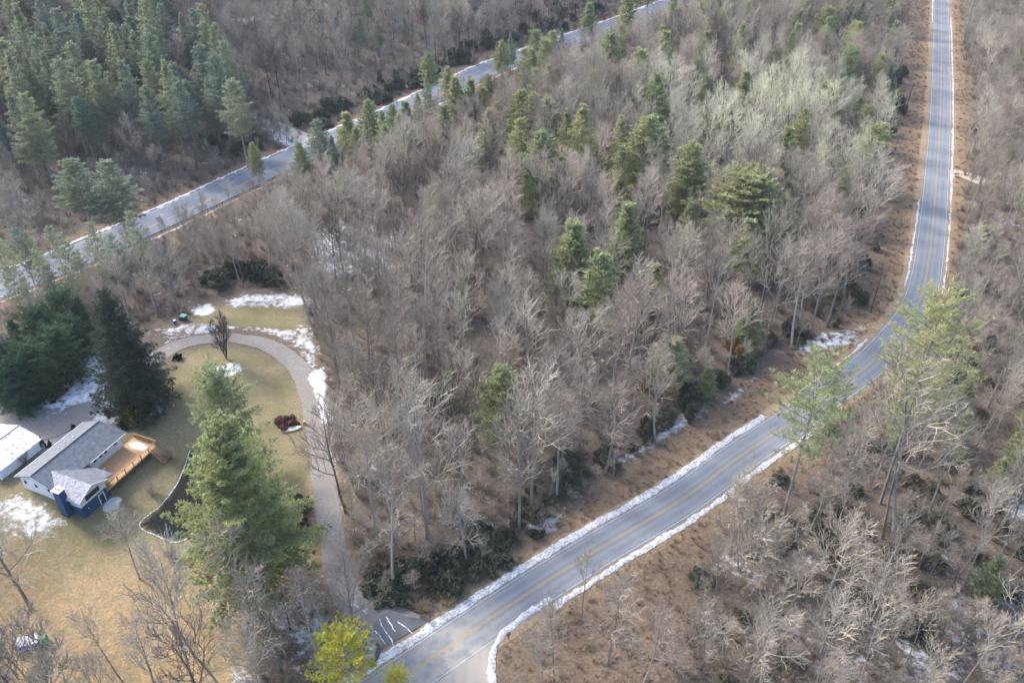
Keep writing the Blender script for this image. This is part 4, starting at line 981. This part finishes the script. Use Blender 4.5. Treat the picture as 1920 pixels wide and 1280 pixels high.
def hb(name, mb, m, parent=None):
    """mb built in (u, w, z); turned into world and parented"""
    V = [HL(u, w_, z) - hz for u, w_, z in mb.V]
    o = mesh(name, V, mb.F, M[m] if isinstance(m, str) else m); p = parent if parent is not None else house; o.parent = p
    return o
def bx(u0, u1, w0, w1, z0, z1): b_ = MB(); b_.box((u0, w0, z0), (u1 - u0, 0, 0), (0, w1 - w0, 0), (0, 0, z1 - z0)); return b_
def prism(poly, axis, a0, a1):
    """poly of (s,z) extruded along the other axis"""
    b_ = MB(); n = len(poly)
    f_ = (lambda s, z, a: (s, a, z)) if axis == 'w' else (lambda s, z, a: (a, s, z))
    b_.V = [f_(s, z, a0) for s, z in poly] + [f_(s, z, a1) for s, z in poly]
    b_.F = [tuple(range(n)), tuple(range(2 * n - 1, n - 1, -1))] + [(i, (i + 1) % n, n + (i + 1) % n, n + i) for i in range(n)]
    return b_
E_, RG = 5.35, 7.1
mw = hb('wall', prism([(-3.7, 1.5), (3.7, 1.5), (3.7, E_ + .02), (0, RG - .22), (-3.7, E_ + .02)], 'w', .35, 14.1), 'siding')
# main roof, two slopes as slabs
def slab(pts, th):
    b_ = MB(); n = len(pts); b_.V = [tuple(p) for p in pts] + [(p[0], p[1], p[2] - th) for p in pts]
    b_.F = [tuple(range(n)), tuple(range(2 * n - 1, n - 1, -1))] + [(i, n + i, n + (i + 1) % n, (i + 1) % n) for i in range(n)]; return b_
roof = hb('roof', slab([(0, -.15, RG), (4.35, -.15, E_), (4.35, 15.1, E_), (0, 14.2, RG)], .16), 'shingle')
hb('roof', slab([(-.003, -.15, RG), (-.003, 14.2, RG), (-4.35, 14.3, E_), (-4.35, -.15, E_)], .16), 'shingle')
rc = MB(); rc.tube([tuple(HL(0, -.1, RG + .02) - hz), tuple(HL(0, 14.15, RG + .02) - hz)], .09, 6); rc.build('ridge_cap', simple('ridge_cap', (.06, .065, .08)), roof)
for w_, u_ in ((6.8, -1.6), (8.3, -1.9), (9.6, -1.4)):
    v_ = MB(); p = HL(u_, w_, RG + u_ * .42) - hz; v_.tube([p, p + Vector((0, 0, .4))], .09, 8); v_.build('vent_pipe', M['trim'], roof)
# front wing
W0, W1, WU, ZE, ZR = -.1, 5.0, 9.0, 5.15, 6.55; WM = (W0 + W1) / 2; ZB = 3.55
hb('wing_wall', prism([(W0, ZB), (W1, ZB), (W1, ZE + .05), (WM, ZR - .2), (W0, ZE + .05)], 'u', 3.7, WU), 'siding')
hb('basement_wall', bx(3.75, WU - .05, W0 + .05, W1 - .05, .2, ZB), 'navy')
hb('wing_roof', slab([(1.2, WM, ZR), (WU + .6, WM, ZR), (WU + .6, W0 - .5, ZE - .05), (3.9, W0 - .5, ZE - .05)], .16), 'snowshingle')
hb('wing_roof', slab([(1.2, WM + .003, ZR), (3.2, W1 + 1.9, ZE - .45), (WU + .05, W1 + 1.9, ZE - .45), (WU + .05, W1 + .4, ZE - .02), (WU + .6, W1 + .4, ZE - .02), (WU + .6, WM + .003, ZR)], .16), 'shingle')
# gable trim
for (s0, z0), (s1, z1) in (((W0 - .5, ZE - .25), (WM, ZR - .2)), ((W1 + .4, ZE - .22), (WM, ZR - .2))):
    b_ = MB(); b_.V = [(WU + .58, s0, z0), (WU + .64, s0, z0), (WU + .64, s1, z1), (WU + .58, s1, z1), (WU + .58, s0, z0 + .22), (WU + .64, s0, z0 + .22), (WU + .64, s1, z1 + .22), (WU + .58, s1, z1 + .22)]
    b_.F = [(0, 3, 2, 1), (4, 5, 6, 7), (0, 1, 5, 4), (1, 2, 6, 5), (2, 3, 7, 6), (3, 0, 4, 7)]; hb('gable_trim', b_, 'trim')
for w_, z1 in ((W0, ZE), (W1, ZE)): hb('corner_board', bx(WU - .12, WU + .03, w_ - .03 if w_ == W0 else w_ - .12, w_ + .12 if w_ == W0 else w_ + .03, ZB, z1), 'trim')
# front windows and door (faces +u)
def win_u(name, u, w0, w1, z0, z1, d=1, fr=.12, parent=None):
    b_ = MB(); q = (lambda a, b2, c, d2: b_.box((u, a, c), (.07 * d, 0, 0), (0, b2 - a, 0), (0, 0, d2 - c)))
    q(w0 - fr, w1 + fr, z0 - fr, z0); q(w0 - fr, w1 + fr, z1, z1 + fr); q(w0 - fr, w0, z0, z1); q(w1, w1 + fr, z0, z1)
    f_ = hb(name, b_, 'trim'); g_ = hb('pane', bx(min(u, u + .03 * d), max(u, u + .03 * d), w0, w1, z0, z1), 'glass', f_)
    return f_
win_u('window', WU, 1.0, 3.9, 3.95, 5.0)
dr_ = win_u('door', WU - .05, 3.3, 4.2, 1.0, 3.05)
b_ = MB(); p = HL(WU + .06, 3.4, 2.0) - hz; b_.tube([p, p + Vector((.1, 0, 0))], .05); b_.build('handle', M['trim'], dr_)
for w_, z_ in ((1.0, 2.6),): b_ = MB(); p = HL(WU, w_, z_) - hz; b_.tube([p, p + (HL(1, 0) - HL(0, 0)) * .15], .09); b_.build('wall_lamp', M['trim'], house)
for w0, w1, z0, z1 in ((5.6, 6.7, 3.3, 4.35), (8.0, 8.7, 4.05, 4.5), (9.2, 9.9, 4.05, 4.5), (10.3, 11.0, 4.05, 4.5), (12.4, 13.2, 4.05, 4.5)): win_u('window', 3.7, w0, w1, z0, z1, fr=.08)
def win_w(u0, u1, z0, z1, w_=.35, fr=.08):
    b_ = MB()
    for a, b2, c, d2 in ((u0 - fr, u1 + fr, z0 - fr, z0), (u0 - fr, u1 + fr, z1, z1 + fr), (u0 - fr, u0, z0, z1), (u1, u1 + fr, z0, z1)): b_.box((a, w_ - .06, c), (b2 - a, 0, 0), (0, .06, 0), (0, 0, d2 - c))
    f_ = hb('window', b_, 'trim'); hb('pane', bx(u0, u1, w_ - .03, w_, z0, z1), 'glass', f_)
win_w(-3.1, -2.5, 4.0, 4.8); win_w(-.8, -.2, 4.0, 4.8); win_w(1.9, 2.5, 4.0, 4.8)
ch = hb('chimney', bx(5.5, 6.9, -1.25, -.12, .3, 7.0), 'navy')
hb('chimney_cap', bx(5.4, 7.0, -1.35, -.02, 7.0, 7.14), 'snow', ch)
b_ = MB()
for u_ in (5.9, 6.5): p = HL(u_, -.7, 7.14) - hz; b_.tube([p, p + Vector((0, 0, .22))], .12, 8)
b_.build('chimney_pot', M['rail'], ch)
for u_ in (-4.4, 4.4):
    b_ = MB(); b_.box((u_ - .06, -.1 if u_ < 0 else 7.0, E_ - .16), (.12, 0, 0), (0, 14.2 if u_ < 0 else 7.9, 0), (0, 0, .12)); hb('gutter', b_, 'trim')
# deck
DZ = 2.75; D0, D1, DU = 5.05, 16.3, 8.9
dk = MB(); nb_ = 34
for i in range(nb_):
    a = 3.75 + (DU - 3.75) * i / nb_; dk.box((a, D0, DZ - .05), ((DU - 3.75) / nb_ - .02, 0, 0), (0, (D1 - D0), 0), (0, 0, .05))
deck = hb('deck', dk, 'wood'); hb('deck_frame', bx(DU, DU + .08, D0, D1 + .05, DZ - .35, DZ - .02), 'wood', deck); hb('deck_frame', bx(3.75, DU, D1 + .003, D1 + .083, DZ - .35, DZ - .02), 'wood', deck)
hb('joist', bx(3.9, DU - .02, D0 + .1, D1 - .1, DZ - .28, DZ - .06), 'post', deck)
b_ = MB()
for i in range(7):
    w_ = D0 + .5 + (D1 - D0 - .6) * i / 6; hb('post', bx(DU - .15, DU, w_ - .07, w_ + .07, float(T(*HL(DU, w_)[:2])) - .1, DZ - .36), 'post', deck)
    hb('rail_post', bx(DU + .09, DU + .2, w_ - .06, w_ + .06, DZ - .3, DZ + 1.0), 'rail', deck)
for w_ in (D0 + 2, D0 + 6.5, D1 - .5): hb('post', bx(4.2, 4.35, w_ - .07, w_ + .07, .5, DZ - .36), 'post', deck)
hb('handrail', bx(DU + .06, DU + .22, D0, D1 + .1, DZ + 1.0, DZ + 1.06), 'rail', deck)
hb('handrail', bx(4.1, DU + .04, D1 + .08, D1 + .22, DZ + 1.0, DZ + 1.06), 'wood', deck)
b_ = MB(); b_.box((4.1, D1 + .1, DZ + .1), (DU - 5.6, 0, 0), (0, .05, 0), (0, 0, .78)); hb('railing', b_, 'rail', deck)
wire = MB()
for zz in (.25, .5, .75): wire.box((DU + .13, D0, DZ + zz), (.02, 0, 0), (0, D1 - D0, 0), (0, 0, .02))
hb('railing', wire, 'rail', deck)
stp = MB()
for i in range(8): stp.box((DU + .1 + i * .28, D1 - 1.6, DZ - .28 - i * .24), (.3, 0, 0), (0, 1.5, 0), (0, 0, .06))
hb('stairs', stp, 'wood', deck)
sr = MB()
for w_ in (D1 - 1.65, D1 - .05):
    sr.V += [(DU + .1, w_, DZ + .9), (DU + .1, w_ + .08, DZ + .9), (DU + 2.4, w_ + .08, DZ - 1.1), (DU + 2.4, w_, DZ - 1.1)]; n = len(sr.V) - 4
    sr.V += [(a, b2, c + .08) for a, b2, c in sr.V[n:n + 4]]; sr.F += [tuple(n + i for i in f) for f in ((0, 1, 2, 3), (7, 6, 5, 4), (0, 4, 5, 1), (1, 5, 6, 2), (2, 6, 7, 3), (3, 7, 4, 0))]
    sr.box((DU + 2.3, w_, DZ - 2.2), (.1, 0, 0), (0, .1, 0), (0, 0, 1.1))
hb('stair_rail', sr, 'rail', deck)
def blob(name, cx_, cy_, cz, rx, ry, m, parent=None, n=14, th=.03, seed=0):
    V = [(cx_ + math.cos(a) * rx * (1 + .35 * mn.noise(Vector((math.cos(a) * 1.7, math.sin(a) * 1.7, seed)))), cy_ + math.sin(a) * ry * (1 + .35 * mn.noise(Vector((math.cos(a) * 1.7, math.sin(a) * 1.7, seed + 9)))), cz) for a in [2 * math.pi * k / n for k in range(n)]]
    return slab(V, th)
for nm, a in (('snow_patch', (6.2, 15.0, DZ + .03, 1.9, .8)), ('snow_patch', (4.9, 8.0, DZ + .03, .25, .8)), ('snow_patch', (4.8, 6.6, DZ + .03, .2, .35))):
    o = hb('snow_patch', blob(nm, *a, None, seed=a[1]), 'snow'); o.parent = None; o.location = hz; o['kind'] = 'stuff'; o['label'] = 'thin patch of snow left on the deck boards'
o = hb('patio', blob('p', 10.3, 4.0, 1.22, 1.1, 1.6, None, th=.5, seed=4), simple('pale_concrete', (.55, .57, .6), (.45, .46, .5), 1)); 
V_ = [v.co for v in o.data.vertices]
# garage
gz = HL(-13.2, 0, 0); gar = empty('garage', gz); tag(gar, 'white metal garage with rust-spotted ribbed roof left of the house', 'garage')
def gb(name, mb, m, parent=None):
    V = [HL(u, w_, z) - gz for u, w_, z in mb.V]; o = mesh(name, V, mb.F, M[m] if isinstance(m, str) else m); o.parent = parent or gar; return o
m, t, b = nodes('rusty_white_metal'); b.inputs['Roughness'].default_value = .55
tc = t.nodes.new('ShaderNodeTexCoord'); mp = t.nodes.new('ShaderNodeMapping'); mp.inputs['Rotation'].default_value = (0, 0, math.atan2(HA[1], HA[0]) * -1); t.links.new(tc.outputs['Object'], mp.inputs[0])
vo = t.nodes.new('ShaderNodeTexVoronoi'); vo.voronoi_dimensions = '2D'; vo.inputs['Scale'].default_value = .8; vo.inputs['Randomness'].default_value = .75; t.links.new(mp.outputs[0], vo.inputs[0])
k = math_(t, 'MULTIPLY', math_(t, 'SUBTRACT', .27, vo.outputs['Distance']), 12, True)
sep = t.nodes.new('ShaderNodeSeparateColor'); t.links.new(vo.outputs['Color'], sep.inputs[0]); k = math_(t, 'MULTIPLY', k, math_(t, 'GREATER_THAN', sep.outputs[0], .25))
c = mix(t, noise_fac(t, 1.5, 4, .4, .6), (.80, .79, .80), (.68, .68, .71)); t.links.new(mix(t, math_(t, 'MULTIPLY', k, .7), c, (.55, .20, .15)), b.inputs['Base Color']); M['rustroof'] = m
M['bluewall'] = simple('pale_blue_metal', (.50, .58, .68), (.40, .48, .58), 1.5, .6)
gb('wall', prism([(-17.6, 1.9), (-8.7, 1.9), (-8.7, 4.55), (-13.15, 5.75), (-17.6, 4.55)], 'w', .3, 8.6), 'bluewall')
gr_ = gb('roof', slab([(-13.15, 0, 5.95), (-8.35, 0, 4.6), (-8.35, 8.9, 4.6), (-13.15, 8.9, 5.95)], .1), 'rustroof')
gb('roof', slab([(-13.153, 0, 5.95), (-13.153, 8.9, 5.95), (-17.95, 8.9, 4.6), (-17.95, 0, 4.6)], .1), 'rustroof')
rb = MB()
for i in range(1, 20):
    w_ = i * .455; rb.V += [(-13.1, w_, 5.945), (-8.36, w_, 4.61), (-8.36, w_ + .05, 4.61), (-13.1, w_ + .05, 5.945)]; n = len(rb.V) - 4
    rb.V += [(a, b2, c2 + .05) for a, b2, c2 in rb.V[n:n + 4]]; rb.F += [tuple(n + j for j in f) for f in ((0, 3, 2, 1), (4, 5, 6, 7), (0, 1, 5, 4), (1, 2, 6, 5), (2, 3, 7, 6), (3, 0, 4, 7))]
gb('rib', rb, 'trim', gr_)
rc = MB(); rc.tube([HL(-13.15, 0, 5.99) - gz, HL(-13.15, 8.9, 5.99) - gz], .1, 6); rc.build('ridge_cap', simple('rusty_ridge', (.42, .2, .16), (.55, .4, .38)), gr_)
gb('corner_trim', bx(-8.78, -8.64, .22, .36, 1.9, 4.5), 'trim')

# ---------------------------------------------------------------- small things
# edging of the mulch bed
L = cat([P(*p) for p in ((356, 845), (345, 878), (328, 914), (300, 949), (262, 984), (298, 1006), (335, 1016), (372, 992))], .5); eg = empty('bed_edging', (L[0][0], L[0][1], 0)); tag(eg, 'white stone edging round the dark mulch bed', 'edging')
b_ = MB()
for i, p in enumerate(L):
    d = (L[min(i + 1, len(L) - 1)] - L[max(i - 1, 0)]); d = d / np.linalg.norm(d); z = float(T(*p[:2])); q = Vector((p[0] - L[0][0], p[1] - L[0][1], z - .05)); k = random.uniform(.2, .34) if i > 40 else random.uniform(.1, .2)
    dv = Vector((d[0], d[1], 0)); nv = Vector((-d[1], d[0], 0)); b_.box(q - dv * .2 - nv * k / 2, dv * .42, nv * k, Vector((0, 0, random.uniform(.1, .2))))
b_.build('stones', simple('edging_stone', (.62, .64, .68), (.35, .34, .34), 1.5), eg)
# riprap
b_ = MB()
RP = PP([(640, 1190), (665, 1175), (690, 1185), (697, 1205), (688, 1225), (668, 1230), (645, 1215)])
for _ in range(420):
    x = random.uniform(min(p[0] for p in RP), max(p[0] for p in RP)); y = random.uniform(min(p[1] for p in RP), max(p[1] for p in RP))
    if not inpoly(RP, np.array([x]), np.array([y]))[0]: continue
    r = random.uniform(.12, .3); V = [Vector((random.gauss(0, 1), random.gauss(0, 1), random.gauss(0, 1))).normalized() * r for _ in range(8)]
    V = [Vector((sx * r, sy * r, sz * r)) * random.uniform(.5, .8) for sx in (-1, 1) for sy in (-1, 1) for sz in (-1, 1)]
    b_.add([v + Vector((x, y, r * .4)) for v in V], [(0, 1, 3, 2), (4, 6, 7, 5), (0, 4, 5, 1), (2, 3, 7, 6), (0, 2, 6, 4), (1, 5, 7, 3)])
o = b_.build('riprap_stones', simple('riprap', (.38, .40, .45), (.06, .065, .08), .9, .9, .42, .58)); o['kind'] = 'stuff'; o['label'] = 'blue-grey riprap stones in the ditch by the driveway mouth'
M['black'] = simple('black_plastic', (.03, .035, .045), (.06, .07, .085), 2, .4)
L = [P(*p) for p in ((707, 1208), (710, 1222), (705, 1238), (695, 1252))]; b_ = MB(); x0, y0 = L[0]
pts = cat(L, .5); b_.tube([(p[0] - x0, p[1] - y0, .25) for p in pts], [.2 + .03 * (i % 2) for i in range(len(pts))], 10, cap=False); o = b_.build('drain_pipe', M['black'], smooth=True); o.location = (x0, y0, 0); tag(o, 'curved black corrugated drain pipe beside the driveway apron', 'pipe')
x, y = P(685, 1241); b_ = MB(); b_.tube([(0, 0, 0), (0, 0, 2.2)], .06, 8); o = b_.build('marker_post', M['trim']); o.location = (x, y, 0); tag(o, 'thin white marker post beside the riprap stones', 'post')
x, y = P(954, 1199); e = empty('mailbox', (x, y, 0), R(-35)); tag(e, 'black mailbox on a post at the corner of the side road', 'mailbox')
b_ = MB(); b_.box((-.05, -.05, 0), (.1, 0, 0), (0, .1, 0), (0, 0, 1.05)); b_.build('post', M['rail'], e)
b_ = MB(); n = 8; pr_ = [(-.12, 1.05), (.12, 1.05)] + [(.12 * math.cos(a), 1.22 + .12 * math.sin(a)) for a in [math.pi * k / 6 for k in range(7)]]
nn = len(pr_); b_.V = [(a, -.28, z) for a, z in pr_] + [(a, .28, z) for a, z in pr_]; b_.F = [tuple(range(nn))[::-1], tuple(range(nn, 2 * nn))] + [(i, (i + 1) % nn, nn + (i + 1) % nn, nn + i) for i in range(nn)]; b_.build('box', M['black'], e)
b_ = MB(); b_.box((.125, -.1, 1.2), (.02, 0, 0), (0, .05, 0), (0, 0, .2)); b_.build('flag', simple('red_flag', (.5, .04, .03)), e)
# pale slab and stump by the driveway
x, y = P(545, 806); o = mesh('stone_slab', [], [], M['trim'])
b_ = MB(); n = 12; V = [(2.0 * math.cos(a), .55 * math.sin(a) + .25 * math.cos(a) ** 2, .3) for a in [2 * math.pi * k / n for k in range(n)]]; sb = slab(V, .3)
bpy.data.objects.remove(o); o = sb.build('stone_slab', simple('pale_stone', (.62, .58, .48), (.5, .47, .4), 1)); o.location = (x, y, float(T(x, y))); o.rotation_euler = (0, 0, R(14)); tag(o, 'pale cream stone slab in front of the burgundy shrub', 'slab')
x, y = P(571, 795); b_ = MB(); b_.tube([(0, 0, -.1), (0, 0, .1), (0, 0, .75)], [.4, .3, .28], 10); o = b_.build('tree_stump', simple('cut_wood', (.5, .28, .14), (.35, .2, .12), 2)); o.location = (x, y, float(T(x, y))); tag(o, 'short orange-brown stump at the inner edge of the driveway', 'stump')
# tarped stack at lower left
x, y = P(57, 1212); e = empty('tarped_stack', (x, y, float(T(x, y))), R(18)); tag(e, 'low pale-topped stack with blue side and green end at lower left of the lawn', 'stack')
b_ = MB(); b_.box((-1.6, -.5, .25), (2.7, 0, 0), (0, 1.2, 0), (0, 0, .9)); b_.build('crate', simple('weathered_wood', (.3, .27, .25), (.2, .18, .17), 2), e)
b_ = MB(); b_.add([(-1.75, -.6, 1.2), (1.3, -.6, 1.2), (1.3, .85, 1.5), (-1.75, .85, 1.5), (-1.75, -.6, 1.14), (1.3, -.6, 1.14), (1.3, .85, 1.44), (-1.75, .85, 1.44)], [(0, 1, 2, 3), (7, 6, 5, 4), (0, 4, 5, 1), (1, 5, 6, 2), (2, 6, 7, 3), (3, 7, 4, 0)]); b_.build('lid', simple('pale_board', (.55, .53, .56), (.42, .38, .38), 2), e)
b_ = MB(); b_.box((-1.45, -.6, .3), (2.1, 0, 0), (0, .09, 0), (0, 0, .82)); b_.build('blue_panel', simple('blue_tarp', (.05, .22, .5), (.04, .17, .4), 2), e)
b_ = MB(); b_.box((1.35, -.3, .1), (.9, 0, 0), (0, 1.0, 0), (0, 0, 1.3)); b_.build('green_cover', simple('green_tarp', (.06, .3, .17), (.12, .35, .2), 3), e)
for sx in (-1.4, .9): b_ = MB(); b_.box((sx, -.3, -.1), (.15, 0, 0), (0, .8, 0), (0, 0, .35)); b_.build('foot', M['darkbark'], e)
x, y = P(345, 600); e = empty('compost_bin', (x, y, float(T(x, y))), R(-20)); tag(e, 'dark box with a green lid at the foot of the pale tree behind the driveway', 'bin')
b_ = MB(); b_.box((-.6, -.5, -.05), (1.2, 0, 0), (0, 1.0, 0), (0, 0, 1.1)); b_.build('body', M['black'], e); b_ = MB(); b_.box((-.75, -.6, 1.05), (1.4, 0, 0), (0, 1.25, 0), (0, 0, .1)); b_.build('lid', simple('faded_green', (.22, .38, .3), (.18, .3, .25), 2), e)
x, y = P(329, 607); e = empty('blue_barrel', (x, y, float(T(x, y)))); tag(e, 'small blue barrel left of the dark box behind the driveway', 'barrel')
b_ = MB(); b_.tube([(0, 0, 0), (0, 0, .3), (0, 0, .6), (0, 0, .9)], [.28, .33, .33, .28], 12); b_.build('body', simple('blue_plastic', (.03, .10, .5), (.03, .08, .4), 2, .4), e); b_ = MB(); b_.tube([(0, 0, .9), (0, 0, .95)], .3, 12); b_.build('lid', M['trim'], e)
# utility poles and lines
tops = {}
def pole(nm, px, py, ty, lab, arm=None):
    x, y, H = by_base(px, py, ty); H = min(max(H, 8), 13); z = float(T(x, y)); e = empty('utility_pole', (x, y, z)); tag(e, lab, 'utility pole', 'wooden utility poles')
    b_ = MB(); b_.tube([(0, 0, -.3), (0, 0, H)], [.17, .11], 8); b_.build('pole', M['darkbark'], e); tops[nm] = Vector((x, y, z + H - .1))
    if arm is not None:
        a = Vector((math.cos(arm), math.sin(arm), 0)); b_ = MB(); n_ = Vector((-a.y, a.x, 0)); b_.box(a * -1.2 + n_ * .12 + Vector((0, 0, H - .6)), a * 2.4, n_ * .1, Vector((0, 0, .12))); b_.build('crossarm', M['bark'], e)
        b_ = MB()
        for k in (-1.1, 0, 1.1): p = a * k + n_ * .17 + Vector((0, 0, H - .48)); b_.tube([p, p + Vector((0, 0, .2))], .05, 6)
        b_.build('insulators', M['trim'], e)
    return e
pole('A', 1632, 586, 522, 'dark wooden utility pole in the clearing just above the road bend')
pole('B', 1698, 208, 168, 'utility pole with a crossarm in the clearing beside the upper road', 0.1)
pole('C', 415, 292, 244, 'utility pole at the foot of the hillside pines, left of the snowy track')
pole('D', 880, 112, 70, 'utility pole beyond the highway near the top middle')
pole('E', 1028, 55, 22, 'farthest utility pole, beyond the highway near the top edge')
pole('G', 545, 1180, 1110, 'utility pole hidden among the bare trees left of the driveway mouth')
def wires(a, b_n, lab, n=1, sag=1.2, dz=(0,)):
    a, c = (tops[a] if isinstance(a, str) else a), (tops[b_n] if isinstance(b_n, str) else b_n)
    for d in dz:
        mb = MB(); mb.tube([a.lerp(c, i / 16) - a + Vector((0, 0, -d - sag * 4 * (i / 16) * (1 - i / 16))) for i in range(17)], .022, 4); o = mb.build('power_line', M['black']); o.location = a; tag(o, lab, 'power line', 'power lines')
dirv = (tops['C'] - tops['D']).normalized()
wires('E', 'D', 'dark wire strung between the two far poles beyond the highway', dz=(0, .8)); wires('D', 'C', 'dark wire along the hill side of the highway', dz=(0, .8), sag=2.5); wires('C', tops['C'] + dirv * 90 + Vector((0, 0, -3)), 'dark wire leaving the left pole toward the left edge', dz=(0, .8), sag=2)
wires('G', 'A', 'thin wire running along the forest edge above the lower road', sag=2.5); wires('A', 'B', 'thin wire along the clearing beside the upper road', sag=3)
# guard rail
s0 = sarc(HWF, g0(275, 457)); s1 = sarc(HWF, g0(612, 290)); Lr = HWF[::4]; d_, n_ = frames(Lr); s_ = np.concatenate([[0], np.cumsum(np.linalg.norm(np.diff(Lr, axis=0), axis=1))])
ii = [i for i in range(len(Lr)) if s0 <= s_[i] <= s1]; org = Vector((Lr[ii[0]][0], Lr[ii[0]][1], 0)); e = empty('guard_rail', org); tag(e, 'long steel guard rail on posts along the near edge of the highway', 'guard rail')
R_ = [Vector((Lr[i][0] - n_[i][0] * 6.6, Lr[i][1] - n_[i][1] * 6.6, 0)) - org for i in ii]; b_ = MB()
for zz, rr in ((.72, .08), (.56, .08)): b_.tube([p + Vector((0, 0, zz)) for p in R_], rr, 5)
b_.build('rail', simple('weathered_steel', (.16, .17, .18), (.10, .10, .11), 1), e)
for p in R_[::2]: b_ = MB(); b_.box(p + Vector((-.08, -.08, -.1)), (.16, 0, 0), (0, .16, 0), (0, 0, .9)); b_.build('post', M['darkbark'], e)

# ---------------------------------------------------------------- thin air between here and the far woods
hzb = MB(); hzb.box((-5100, -3100, -2.2), (10200, 0, 0), (0, 9300, 0), (0, 0, 104.5))
m, t, b = nodes('haze'); t.nodes.remove(b); pv = t.nodes.new('ShaderNodeVolumePrincipled'); pv.inputs['Color'].default_value = (.8, .88, 1.0, 1); pv.inputs['Density'].default_value = .00008
t.links.new(pv.outputs[0], t.nodes['Material Output'].inputs['Volume']); hz_ = hzb.build('haze', m); hz_['kind'] = 'stuff'; hz_['label'] = 'thin pale haze over the far woods'
